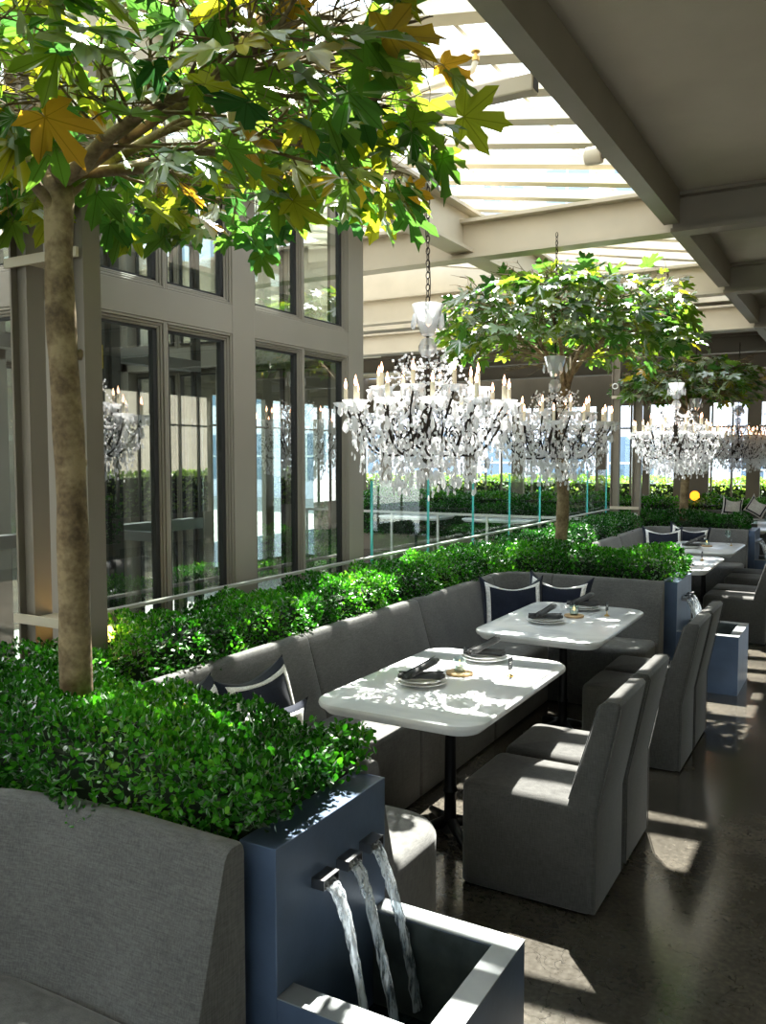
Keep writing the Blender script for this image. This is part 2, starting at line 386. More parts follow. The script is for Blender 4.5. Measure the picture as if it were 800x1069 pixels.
# skylight: sloping joists under glass
SL = .17
def zroof(x): return 3.86 + (BX-x)*SL
sky = struct(empty('ceiling_skylight'))
jb = MB()
X0, X1 = -9.2, BX+.02
def joist_mesh():
    b = MB()
    for (dz0, dz1, w) in ((0.04, .115, .13),):
        vs = []
        for x in (X0, X1):
            for (yy, dz) in ((-w/2, dz0), (w/2, dz0), (w/2, dz1), (-w/2, dz1)): vs.append((x, yy, zroof(x)+dz))
        b.add(vs, [(0,1,2,3), (7,6,5,4), (0,4,5,1), (1,5,6,2), (2,6,7,3), (3,7,4,0)])
    return b
j0 = None
y = -1.5; k = 0
while y < 12.0:
    if j0 is None:
        j0 = joist_mesh().build('joist', M['joist'], sky); j0.location.y = y
    else:
        j = j0.copy(); COL.objects.link(j); j.parent = sky; j.location.y = y
    y += .5
g = MB()
g.add([(X0, -1.5, zroof(X0)+.17), (X1, -1.5, zroof(X1)+.17), (X1, 12, zroof(X1)+.17), (X0, 12, zroof(X0)+.17)], [(0,1,2,3)])
g.build('pane', M['glass_roof'], sky)
# glazing bars running up the slope across the joists
gb = MB()
for x in np.arange(-8.6, -1.6, 1.1):
    gb.box(x-.012, x+.012, -1.5, 12, zroof(x)+.15, zroof(x)+.18)
gb.build('glazing_bar', M['beige'], sky)
block('trim_1', M['beige'], (-9.2, BX, 11.98, 12.06, 3.84, 5.3))
block('trim_2', M['beige'], (-9.2, BX, -1.66, -1.58, 3.84, 5.3))

# outer window walls -------------------------------------------------
WN = [0]
def window_wall(name, axis, pos, a0, a1, posts, head=3.0, top=3.92, t=.12, sill=.0, mat=None, mull=True):
    mat = mat or M['dark_beam']
    b = MB()
    def bx(u0, u1, z0, z1, d=t):
        if axis == 'x': b.box(u0, u1, pos-d/2, pos+d/2, z0, z1)
        else: b.box(pos-d/2, pos+d/2, u0, u1, z0, z1)
    bx(a0, a1, head, top)
    if sill: bx(a0, a1, 0, sill)
    for (u, w) in posts: bx(u-w/2, u+w/2, 0, head)
    struct(b.build(name, mat))
    WN[0] += 1
    w = struct(empty('window_%d' % WN[0]))
    f = MB()
    us = sorted(u for u, _ in posts)
    for ua, ub in zip(us[:-1], us[1:]):
        if ub-ua > 1.0:
            for q in (.33, .66):
                u = ua+(ub-ua)*q
                if axis == 'x': f.box(u-.02, u+.02, pos-.03, pos+.03, sill, head)
                else: f.box(pos-.03, pos+.03, u-.02, u+.02, sill, head)
    if axis == 'x': f.box(a0, a1, pos-.03, pos+.03, 2.45, 2.49)
    else: f.box(pos-.03, pos+.03, a0, a1, 2.45, 2.49)
    f.build('window_frame', mat, w)
    p = MB()
    if axis == 'x': p.add([(a0, pos, sill), (a1, pos, sill), (a1, pos, head), (a0, pos, head)], [(0,1,2,3)])
    else: p.add([(pos, a0, sill), (pos, a1, sill), (pos, a1, head), (pos, a0, head)], [(0,1,2,3)])
    p.build('pane', M['glass_clear'], w)
window_wall('wall_far', 'x', 20.2, -12, 6, [(-11.4, .3), (-10.2, .25), (-8.9, .3), (-7.6, .3), (-6.5, .25), (-5.5, .25), (-4.45, .16), (-3.45, .75), (-2.15, .28), (-.4, .28), (1.5, .3), (3.6, .3), (5.8, .3)], head=3.0)
window_wall('wall_right', 'y', 6.0, -8, 20.2, [(u, .5) for u in np.arange(-8, 20.3, 1.75)], head=3.1, sill=.6)
block('wall_left', M['dark_beam'], (-12.1, -11.95, -8, 13.5, 0, 5.7))
window_wall('wall_left_far', 'y', -12., 13.5, 20.2, [(u, .3) for u in np.arange(13.6, 20.3, 2.1)], head=3.1, top=5.7)
window_wall('wall_rear', 'x', -8, -12, 6, [(u, .3) for u in np.arange(-12, 6.1, 2.25)], head=3.1, top=4.6)

# glass lift enclosure -------------------------------------------------
EX, EY0, EY1 = -3.3, 2.72, 5.5
ENC_TOP = 4.12
wn = [10]
def facade(name, fmap, u_posts, u0, u1, bays, uppertop):
    """fmap(u, d, z): u along, d outward. posts: list of (ua, ub)."""
    b = MB()
    def bx(ua, ub, z0, z1, d0, d1, m=b):
        c = [fmap(u, d, z) for z in (z0, z1) for (u, d) in ((ua, d0), (ub, d0), (ub, d1), (ua, d1))]
        m.add(c, [(0,3,2,1),(4,5,6,7),(0,1,5,4),(1,2,6,5),(2,3,7,6),(3,0,4,7)])
    for (ua, ub) in u_posts: bx(ua, ub, -3.2, uppertop, -.14, .0)
    bx(u0, u1, 2.53, 2.70, -.14, -.004)
    bx(u0, u1, -.35, .1, -.14, -.004)
    bx(u0, u1, uppertop-.14, uppertop, -.14, -.004)
    o = struct(b.build(name, M['grey_paint'], bevel=.004))
    for (ua, ub) in bays:
        for (z0, z1) in ((.1, 2.53), (2.70, uppertop-.14)):
            wn[0] += 1
            w = struct(empty('window_%d' % wn[0]))
            f = MB(); fb = MB()
            for (inset, wd, d0, d1) in ((0, .014, -.03, -.008), (.016, .012, -.04, -.018), (.030, .010, -.048, -.028)):
                a, c, e, h = ua+inset, ub-inset, z0+inset, z1-inset
                for q in ((a, a+wd, e, h), (c-wd, c, e, h), (a+wd, c-wd, e, e+wd), (a+wd, c-wd, h-wd, h)):
                    bx(*q, d0, d1, m=f)
            a, c, e, h = ua+.040, ub-.040, z0+.040, z1-.040
            for q in ((a, a+.012, e, h), (c-.03, c, e, h), (a, c, e, e+.012), (a, c, h-.012, h)): bx(*q, -.07, -.036, m=fb)
            f.build('window_frame', M['grey_paint'], w, bevel=.003, seg=1)
            fb.build('gasket', M['black'], w)
            p = MB(); p.add([fmap(a+.005, -.05, e), fmap(c-.005, -.05, e), fmap(c-.005, -.05, h), fmap(a+.005, -.05, h)], [(0,1,2,3)])
            p.build('pane', M['glass_facade'], w)
Pp = [(EY0, 2.80), (3.99, 4.2), (5.29, 5.5)]
bays = [(2.80, 3.44), (3.44, 3.99), (4.2, 4.73), (4.73, 5.29)]
facade('wall_enclosure_right', lambda u, d, z: (EX+d, u, z), Pp, EY0, EY1, bays, ENC_TOP)
facade('wall_enclosure_far', lambda u, d, z: (u, EY1-.006+d, z), [(-5.79, -5.6), (-4.6, -4.4), (-3.5, EX-.145)], -5.79, EX-.145, [(-5.6, -5.1), (-5.1, -4.6), (-4.4, -3.95), (-3.95, -3.5)], ENC_TOP)
facade('wall_enclosure_left', lambda u, d, z: (-5.8-d, u, z), Pp, EY0, EY1, bays, ENC_TOP+.3)
facade('wall_enclosure_near', lambda u, d, z: (u, EY0+.006-d, z), [(-5.79, -5.6), (-4.6, -4.4), (-3.5, EX-.145)], -5.79, EX-.145, [(-5.6, -5.1), (-5.1, -4.6), (-4.4, -3.95), (-3.95, -3.5)], ENC_TOP)
# lift guide rails and machinery inside the glass shaft
lift = thing('lift_shaft_frame', 'dark steel lift rails and cross frames standing inside the glass shaft', 'lift')
for (x, y, w) in ((-4.5, 3.2, .05), (-4.5, 5.0, .05), (-4.0, 3.7, .07), (-3.9, 4.65, .05), (-5.0, 4.0, .09), (-5.2, 3.4, .04)):
    m = MB(); m.box(x-w/2, x+w/2, y-w/2, y+w/2, -3.2, 4.0); m.box(x-w*.2, x+w*.2, y-w, y-w/2, -3.2, 4.0); m.build('guide_rail', M['door_dark'], lift)
for z in (.2, 1.25, 2.45, 3.4):
    m = MB(); m.box(-4.55, -4.45, 3.2, 5.0, z, z+.08); m.box(-5.2, -3.9, 4.02, 4.08, z, z+.06); m.build('cross_bar', M['steel'], lift)
m = MB(); m.box(-4.2, -4.02, 3.66, 3.78, 2.1, 2.5); m.build('control_box', M['steel'], lift)
m = MB(); m.box(-4.03, -4.0, 3.62, 3.66, 2.33, 2.47); m.build('yellow_label', M['hatch_yellow'], lift)

# paired steel columns ------------------------------------------------
def column(n, xc, yc, half=.225):
    r = struct(empty('column_%d' % n, (xc, yc, 0)))
    for s in (-1, 1):
        b = MB(); x = s*(half-.05)
        b.box(x-.05, x+.05, -.012, .012, .0, 3.5)
        b.box(x-.056, x-.044, -.045, .045, .0, 3.5); b.box(x+.044, x+.056, -.045, .045, .0, 3.5)
        b.build('post', M['dark_beam'], r)
    for z in (1.08, 2.62):
        b = MB(); b.box(-half+.1, half-.1, -.06, .06, z, z+.02); b.box(-half, half, -.075, -.06, z-.01, z+.03); b.build('batten_plate', M['beige'], r)
    for (x, z) in ((half-.05, .98), (-half+.05, 2.78)):
        b = MB(); b.tube([(x+.036*cos(t), -.08, z+.036*sin(t)) for t in np.linspace(0, 2*PI, 20, endpoint=False)], .008, 6, closed=True); b.build('ring', M['white_paint'], r, smooth=True)
    return r
column(1, -3.03, 2.49)
column(2, -2.92, 12.0, .2)

# outside ------------------------------------------------------------
def tower(name, x0, x1, y, d, h, mat, label, nx, nz, fac=.6):
    t = thing(name, label, 'building', ((x0+x1)/2, y, -.4))
    w = x1-x0; b = MB(); b.box(-w/2, w/2, 0, d, 0, h); b.build('wall', mat, t)
    dx = w/nx; dz = h/nz; first = None
    for i in range(nx):
        for k in range(nz):
            if first is None:
                f = MB(); f.box(-dx*.32, dx*.32, -.03, .0, 0, dz*fac); first = f.build('window', M['outer_glass'], t)
                q = MB(); q.box(-.04, .04, -.06, -.03, 0, dz*fac); q.box(-dx*.32, dx*.32, -.06, -.03, dz*fac*.5, dz*fac*.5+.08); fs = q.build('window_frame', M['white_paint'], first)
                o = first
            else:
                o = first.copy(); COL.objects.link(o); o.parent = t; q2 = fs.copy(); COL.objects.link(q2); q2.parent = o
            o.location = (-w/2+dx*(i+.5), 0, dz*(k+.25))
tower('office_building', -34, -16, 36, 8, 16, M['outer_wall'], 'pale lavender building seen through the far windows at the left', 5, 4)
tower('office_building', -14.5, -6.5, 33, 8, 14, M['outer_wall'], 'pale building with blue glazing beyond the middle of the far window wall', 3, 4)
tower('office_building', -5, 9, 38, 8, 18, M['outer_wall'], 'pale lavender building with dark square windows behind the last chandeliers', 5, 5, .4)

# ------------------------------------------------------------------ hedges
def leaf_cloud(P, Nn, size, up=.3, jitter=.9, asp=.62):
    """P points, Nn outward normals -> folded oval leaves."""
    n = len(P)
    d = Nn*(.9) + RNG.normal(size=(n, 3))*jitter + np.array([0, 0, up]); d /= np.linalg.norm(d, axis=1)[:, None]
    h = RNG.normal(size=(n, 3)); s = np.cross(d, h); s /= np.linalg.norm(s, axis=1)[:, None]
    nn = np.cross(s, d)
    L_ = (size*RNG.uniform(.7, 1.25, n))[:, None]; W = L_*asp*.5
    base = P
    v = np.empty((n, 6, 3))
    v[:, 0] = base; v[:, 1] = base+d*L_*.45+s*W+nn*W*.35; v[:, 2] = base+d*L_*.85+s*W*.7+nn*W*.3
    v[:, 3] = base+d*L_; v[:, 4] = base+d*L_*.85-s*W*.7+nn*W*.3; v[:, 5] = base+d*L_*.45-s*W+nn*W*.35
    f = np.array([[0, 1, 2, 3], [0, 3, 4, 5]])[None]+(np.arange(n)*6)[:, None, None]
    return v.reshape(-1, 3), f.reshape(-1, 4)
def cloud_obj(name, v, f, rnd, mat, parent=None):
    me = bpy.data.meshes.new(name); me.vertices.add(len(v)); me.vertices.foreach_set('co', v.astype(np.float32).ravel())
    nf, k = f.shape; me.loops.add(nf*k); me.loops.foreach_set('vertex_index', f.astype(np.int32).ravel())
    me.polygons.add(nf); me.polygons.foreach_set('loop_start', np.arange(0, nf*k, k, dtype=np.int32))
    me.update(calc_edges=True); me.validate()
    a = me.attributes.new('rnd', 'FLOAT', 'POINT'); a.data.foreach_set('value', rnd.astype(np.float32))
    me.materials.append(mat)
    o = bpy.data.objects.new(name, me); COL.objects.link(o)
    if parent: o.parent = parent
    return o
def lump(P, s=3.1, a=.045):
    return a*(np.sin(P[:, 0]*s*2.1+1.3)+np.sin(P[:, 1]*s*2.7+P[:, 2]*4.)+np.sin(P[:, 2]*s*3.+P[:, 0]*5.))/1.5 + .4*a*np.sin(P[:, 0]*17+P[:, 1]*23+P[:, 2]*19)
def hedge(label, x0, x1, y0, y1, z0, z1, n, size, mat='box_leaf', faces='xXyYZ', stems=True, group=None, clip=None):
    t = thing('boxwood_hedge', label, 'hedge', ((x0+x1)/2, (y0+y1)/2, z0), 0, group)
    lx, ly, lz = x1-x0, y1-y0, z1-z0
    A = {'x': ly*lz, 'X': ly*lz, 'y': lx*lz, 'Y': lx*lz, 'Z': lx*ly*1.25}
    tot = sum(A[c] for c in faces); Ps = []; Ns = []
    for c in faces:
        m = int(n*A[c]/tot); u = RNG.uniform(-.5, .5, m); w = RNG.uniform(-.5, .5, m)
        dep = RNG.exponential(.034, m).clip(0, .15)-.012
        if c in 'xX':
            s = -1 if c == 'x' else 1; P = np.stack([s*(lx/2-dep), u*ly, (w+.5)*lz], 1); Nv = np.tile([s, 0, 0], (m, 1))
        elif c in 'yY':
            s = -1 if c == 'y' else 1; P = np.stack([u*lx, s*(ly/2-dep), (w+.5)*lz], 1); Nv = np.tile([0, s, 0], (m, 1))
        else:
            P = np.stack([u*lx, w*ly, lz-dep], 1); Nv = np.tile([0, 0, 1], (m, 1))
        Ps.append(P); Ns.append(Nv)
    P = np.concatenate(Ps); Nv = np.concatenate(Ns).astype(float)
    # round the shoulders, then push in and out in soft lumps
    e = np.stack([P[:, 0]/(lx/2), P[:, 1]/(ly/2)], 1); m_ = np.abs(e).max(1)
    P[:, 2] -= np.clip(m_-.8, 0, 1)**2*(P[:, 2]/lz)*1.2*min(lz, .5)
    P += Nv*lump(P+np.array([x0, y0, 0]))[:, None]
    keep = np.sin(P[:, 0]*11+P[:, 2]*9)+np.sin(P[:, 1]*13-P[:, 2]*7)+RNG.normal(size=len(P))*.9 > -1.7
    P, Nv = P[keep], Nv[keep]
    if clip is not None:
        wx = P[:, 0]+(x0+x1)/2; wz = P[:, 2]+z0; k_ = (wx < clip[0]-.035) | (wz > clip[1]+.03); P, Nv = P[k_], Nv[k_]
    v, f = leaf_cloud(P, Nv, size)
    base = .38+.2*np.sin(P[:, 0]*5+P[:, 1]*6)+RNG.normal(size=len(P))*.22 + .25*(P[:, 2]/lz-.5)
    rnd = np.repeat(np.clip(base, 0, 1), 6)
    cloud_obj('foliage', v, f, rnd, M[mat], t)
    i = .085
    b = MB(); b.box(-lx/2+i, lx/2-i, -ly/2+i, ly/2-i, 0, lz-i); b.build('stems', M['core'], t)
    return t
ZH = .93
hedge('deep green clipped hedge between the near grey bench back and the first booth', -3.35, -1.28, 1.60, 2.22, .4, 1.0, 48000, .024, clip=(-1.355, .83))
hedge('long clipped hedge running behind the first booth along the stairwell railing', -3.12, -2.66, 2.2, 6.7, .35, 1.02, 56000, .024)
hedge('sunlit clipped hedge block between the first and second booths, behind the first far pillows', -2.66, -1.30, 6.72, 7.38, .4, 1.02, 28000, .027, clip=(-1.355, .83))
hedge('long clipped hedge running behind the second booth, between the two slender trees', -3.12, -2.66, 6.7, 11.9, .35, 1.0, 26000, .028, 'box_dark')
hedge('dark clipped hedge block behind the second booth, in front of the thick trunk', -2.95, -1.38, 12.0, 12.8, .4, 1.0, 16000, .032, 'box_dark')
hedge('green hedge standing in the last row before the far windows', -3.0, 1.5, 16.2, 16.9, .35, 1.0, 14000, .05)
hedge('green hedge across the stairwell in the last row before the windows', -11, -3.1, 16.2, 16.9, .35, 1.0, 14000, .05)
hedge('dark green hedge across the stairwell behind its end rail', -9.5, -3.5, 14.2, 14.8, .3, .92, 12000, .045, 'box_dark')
hedge('pale yellow green hedge outside the far windows', -14, 4, 21.2, 22.0, -.3, 1.22, 16000, .09, 'box_pale', faces='yZ')
hedge('pale yellow green hedge outside the windows right of the aisle', 6.4, 7.0, -6, 19, -.3, 1.45, 14000, .09, 'box_pale', faces='xZ')
block('wall_added_backdrop', M['beige'], (12.5, 13, -14, 26, -.4, 6.5))  # unseen wall, added to dim the bright reflections in the shaft glass
hedge('green hedge along the right wall of the dining terrace', 5.1, 5.6, -5, 11, .2, 1.0, 12000, .07)
# planters the hedges grow from
def planter(label, x0, x1, y0, y1, z1):
    o = block('planter_box', M['dark_beam'], (x0-(x0+x1)/2, x1-(x0+x1)/2, y0-(y0+y1)/2, y1-(y0+y1)/2, 0, z1), kind=None); o.location = ((x0+x1)/2, (y0+y1)/2, 0)
    tag(o, label, 'planter'); return o
planter('low box holding the front left hedge behind the near sofa back', -3.35, -1.36, 1.64, 2.12, .42)
planter('low box holding the long hedge behind the first booth', -3.1, -2.7, 2.25, 6.7, .38)
planter('low box holding the hedge block between the first and second booths', -2.6, -1.36, 6.76, 7.3, .42)
planter('low box holding the long hedge behind the second booth', -3.1, -2.7, 6.72, 11.9, .38)
planter('low box holding the dark hedge block behind the second booth', -2.9, -1.4, 12.05, 12.75, .42)
planter('low box under the last hedge row before the far windows', -3.0, 1.5, 16.25, 16.85, .36)
planter('low box under the last hedge across the stairwell', -11, -3.1, 16.25, 16.85, .36)
planter('low box under the dark hedge at the stairwell end rail', -9.5, -3.5, 14.25, 14.75, .32)
planter('low box under the right wall hedge', 5.1, 5.6, -5, 11, .22)

# ------------------------------------------------------------------ trees
LOBES = [(0, .0), (-28, .30), (-62, .26), (-100, .42), (-78, .50), (-88, .62), (-62, .60), (-50, .86), (-46, 1.0)]
def maple_outline():
    pts = []
    # angle measured from the leaf axis; radius in leaf lengths; five pointed lobes with side teeth
    spec = [(165, .16), (128, .40), (112, .50), (98, .70), (92, .56), (77, .40), (66, .60), (60, .80), (47, 1.02), (40, .78), (31, .70), (23, .43),
            (17, .72), (14, .90), (7, .92), (0, 1.12)]
    left = [(-a, r) for a, r in spec]
    for a, r in left: pts.append((r*sin(math.radians(a)), r*cos(math.radians(a))))
    for a, r in reversed(spec[:-1]): pts.append((r*sin(math.radians(a)), r*cos(math.radians(a))))
    return np.array(pts)
MO = maple_outline()
def crown(name, pts, dirs, sizes, parent, yel=.25):
    """maple leaves: pts petiole ends, dirs axis directions"""
    n = len(pts); k = len(MO)
    d = dirs/np.linalg.norm(dirs, axis=1)[:, None]
    upv = np.array([0, 0, 1.])+RNG.normal(size=(n, 3))*.45
    s = np.cross(d, upv); s /= np.linalg.norm(s, axis=1)[:, None]; nn = np.cross(s, d)
    V = np.empty((n, k+1, 3)); V[:, 0] = pts
    for i, (a, b) in enumerate(MO):
        curl = -.30*(a*a)-.24*max(b, 0)**2+.22*abs(a)+.05*sin(i*2.3)
        V[:, i+1] = pts+sizes[:, None]*(s*a+d*b+nn*(curl))
    F_ = np.array([[0, i+1, i+2] for i in range(k-1)])[None]+(np.arange(n)*(k+1))[:, None, None]
    V = V.reshape(-1, 3); F_ = F_.reshape(-1, 3)
    r = np.clip(RNG.beta(2, 2.6, n)*.9+yel*RNG.uniform(-.3, 1, n)**3, 0, 1)
    o = cloud_obj(name, V, F_, np.repeat(r, k+1), M['maple'], parent)
    uv = o.data.uv_layers.new(name='UVMap'); base = np.vstack([[0, 0], MO]); lv = F_.ravel() % (k+1)
    uv.data.foreach_set('uv', base[lv].astype(np.float32).ravel())
    return o
def bez(p0, p1, p2, p3, n):
    t = np.linspace(0, 1, n)[:, None]; return (1-t)**3*p0+3*(1-t)**2*t*p1+3*(1-t)*t*t*p2+t**3*p3
def tree(label, x, y, z0, zf, R, ztop, nleaf, lsize, trunk_r=.05, seed=1, lean=(0, 0), nlimb=8, zlow=None, extra=(), lowf=.1, yel=.25):
    rng = np.random.default_rng(seed); zlow = zlow or zf+.1
    t = thing('maple_tree', label, 'tree', (x, y, z0))
    b = MB(); H = zf-z0
    k = 16; tp = []; tr = []
    for i in range(k+1):
        q = i/k; tp.append((lean[0]*q+.012*sin(q*9+seed), lean[1]*q+.010*sin(q*7), H*q)); tr.append(trunk_r*(1.12-.2*q+.05*sin(q*31+seed)))
    tr[-1] = trunk_r*1.02
    b.tube(tp, tr, 14); top = np.array(tp[-1])
    # knots
    for _ in range(5):
        q = rng.uniform(.15, .9); a = rng.uniform(0, 2*PI); c = (lean[0]*q+trunk_r*.85*cos(a), lean[1]*q+trunk_r*.85*sin(a), H*q)
        b.tube([(c[0], c[1], c[2]-.02), c, (c[0]+.012*cos(a), c[1]+.012*sin(a), c[2]+.015)], [.012, .018, .006], 6)
    br = MB(); LP = []; LD = []
    def sub(p, dirv, ln, r, lvl):
        dirv = dirv/np.linalg.norm(dirv)
        e = p+dirv*ln+np.array([0, 0, .06*ln*(1 if lvl < 2 else -.6)])
        if math.hypot(e[0], e[1]) > R*.98 or e[2] > ztop-z0: ln *= .35; e = p+dirv*ln
        m1 = p+dirv*ln*.35+rng.normal(size=3)*.05*ln; m2 = p+dirv*ln*.7+rng.normal(size=3)*.08*ln
        path = bez(p, m1, m2, e, 6 if lvl < 3 else 4); br.tube(path, list(np.linspace(r, r*.5, len(path))), 6 if lvl < 2 else 4)
        if lvl >= 2:
            for q in path[1:]:
                for _ in range(2 if lvl == 3 else 1):
                    LP.append(q); LD.append(dirv*.6+rng.normal(size=3)*.75)
        if lvl < 3:
            for i in range(4 if lvl == 1 else 3):
                q = path[min(len(path)-1, 2+i)]
                dd = dirv+rng.normal(size=3)*np.array([.75, .75, .35]); dd[2] = dd[2]*.6+.05
                sub(q, dd, ln*rng.uniform(.5, .75), r*.55, lvl+1)
    limbs = []
    for i in range(nlimb):
        a = 2*PI*i/nlimb+rng.uniform(-.25, .25)
        rad = R*rng.uniform(.5, .72); z1 = rng.uniform(zlow+.05, ztop-.15)-z0
        limbs.append((a, rad, z1))
    limbs += list(extra)
    for (a, rad, z1) in limbs:
        e = np.array([rad*cos(a), rad*sin(a), z1])
        p0 = top+np.array([0, 0, -rng.uniform(0.02, .14)]); out = np.array([cos(a), sin(a), 0])
        path = bez(p0, p0+out*.06+np.array([0, 0, .12]), p0*.35+e*.65+np.array([0, 0, .06]), e, 9)
        path[1:-1] += rng.normal(size=(7, 3))*.012
        br.tube(path, list(np.linspace(trunk_r*.46, trunk_r*.16, 9)), 8)
        for q in (3, 4, 5, 6, 7, 8):
            for s in ((-1, 1) if q > 4 else (rng.choice([-1, 1]),)):
                ang = a+s*rng.uniform(.3, 1.1); sub(path[q], np.array([cos(ang), sin(ang), rng.uniform(-.12, .45)]), R*rng.uniform(.22, .4), trunk_r*.14, 1)
    b.build('trunk', M['bark'], t, smooth='all'); br.build('branches', M['bark'], t, smooth='all')
    LP = np.array(LP); LD = np.array(LD)
    rr_ = np.hypot(LP[:, 0], LP[:, 1]); ok = (rr_ < R*1.05) & (LP[:, 2] < ztop-z0) & (LP[:, 2] > zlow-z0-.05)
    LP, LD = LP[ok], LD[ok]
    qa = rng.uniform(0, 2*PI, nleaf); qr = R*np.sqrt(rng.uniform(.01, 1, nleaf)); qz = rng.uniform(0, 1, nleaf)
    lo = zlow-z0; hi = ztop-z0
    Q = np.stack([qr*np.cos(qa), qr*np.sin(qa), lo+(hi-lo)*(lowf+.25*(1-qr/R)*(lowf < .15)+(.9-lowf)*qz*(1-.3*(qr/R)**2))], 1)
    pick = []; rest = np.arange(len(LP)); use = np.zeros(len(LP), int)
    for q_ in Q:
        d2 = ((LP-q_)**2).sum(1)+use*.01; j_ = int(d2.argmin()); use[j_] += 1; pick.append(j_)
    near = LP[pick]; gap = Q-near; gl = np.linalg.norm(gap, axis=1); sc_l = np.minimum(1, .20/np.maximum(gl, 1e-6))
    LD = LD[pick]+gap*2; LP = near; TW = near+gap*sc_l[:, None]*.8
    out = LP.copy(); out[:, 2] = 0; out /= (np.linalg.norm(out, axis=1)[:, None]+1e-6)
    LD = LD+out*.6; LD[:, 2] = LD[:, 2]*.5-.42*rng.uniform(0, 1.6, len(LD))
    d = LD/np.linalg.norm(LD, axis=1)[:, None]
    st = MB(); pet = rng.uniform(.03, .09, len(LP))
    P = TW+d*pet[:, None]
    for i in range(0, len(LP)): st.tube([LP[i], TW[i], P[i]], [.0022, .0016, .0012], 3)
    st.build('petioles', M['bark'], t)
    crown('foliage', P, LD, lsize*rng.uniform(.55, 1.15, len(P)), t, yel)
    return t
tree('slender maple tree with yellowing leaves at front left, rising from the front hedge', -2.33, 1.97, .8, 2.72, 1.25, 3.34, 880, .132, .05, 3, (-.03, .0), 7, 2.6,
     extra=[(-.15, 1.0, 2.1), (.15, 1.1, 2.2), (.6, 1.1, 2.05)], lowf=.16, yel=.5)
tree('bright green maple tree whose crown spreads behind the second chandelier', -2.28, 7.1, .8, 2.5, 1.06, 3.36, 1000, .12, .05, 11, (.02, 0), 9, 2.58)
tree('darker maple tree at the far end, above the third chandelier', -2.2, 12.35, .8, 2.45, .92, 3.2, 700, .125, .055, 21, (.05, 0), 8, 2.5)

# ------------------------------------------------------------------ seating
def make_chair(label, loc):
    t = thing('slipcovered_chair', label, 'chair', loc)
    w = .44
    b = MB(); b.loft(rr(-.58, -.02, .0, w, (.05, .02, .02, .05)), soft(.012, .445, .035), dome=.016); b.build('seat', M['fabric'], t, smooth=60)
    # back: side profile swept over the width; the slipcover skirt drops to the floor behind
    prof = [(-.005, .012), (-.005, .40), (.085, .855), (.072, .868), (.018, .862), (-.0, .84), (-.115, .455), (-.12, .43), (-.05, .40), (-.05, .012)]
    prof = [(p[0], p[1]) for p in prof]
    b = MB(); b.loft(prof, [(.014, .0), (.004, .004), (0, .014), (0, w*.5), (0, w-.014), (.004, w-.004), (.014, w)], lambda a, c, h: (a, h, c))
    o = b.build('backrest', M['fabric'], t, smooth=50)
    # piped seams
    s = MB()
    for yy in (.006, w-.006): s.tube([(-.113, yy, .46), (0, yy, .845), (.03, yy, .866), (.078, yy, .866), (.088, yy, .845), (-.002, yy, .40), (-.002, yy, .02)], .0028, 5)
    s.build('piping', M['fabric'], o)
    return t
XC = -.862
chair = make_chair('grey fabric chair nearest the camera, its whole side showing', (XC, 3.18, 0))
CG = 'slipcovered grey chairs along the aisle'
chair['group'] = CG
dup(chair, (XC, 3.67, 0), 0, 'grey fabric chair second from the camera, behind the nearest at the first table')
dup(chair, (XC, 4.92, 0), 0, 'grey fabric chair third from the camera, nearer one at the second table')
dup(chair, (XC, 5.39, 0), 0, 'grey fabric chair fourth from the camera, farther one at the second table')
for yy, lb in ((8.75, 'grey fabric chair just past the second fountain, at the third table'), (9.23, 'grey fabric chair farther one at the third table'),
               (10.2, 'grey fabric chair nearer one at the fourth table'), (10.68, 'grey fabric chair farther one at the fourth table')):
    dup(chair, (XC+.08, yy, 0), 0, lb)
for i, yy in enumerate((13.6, 14.1, 15.1)):
    dup(chair, (XC+.15, yy, 0), 0, ['grey fabric chair at the right picture edge beyond the third fountain, nearest of three', 'grey fabric chair beyond the third fountain, middle of three', 'grey fabric chair beyond the third fountain, farthest of three'][i])

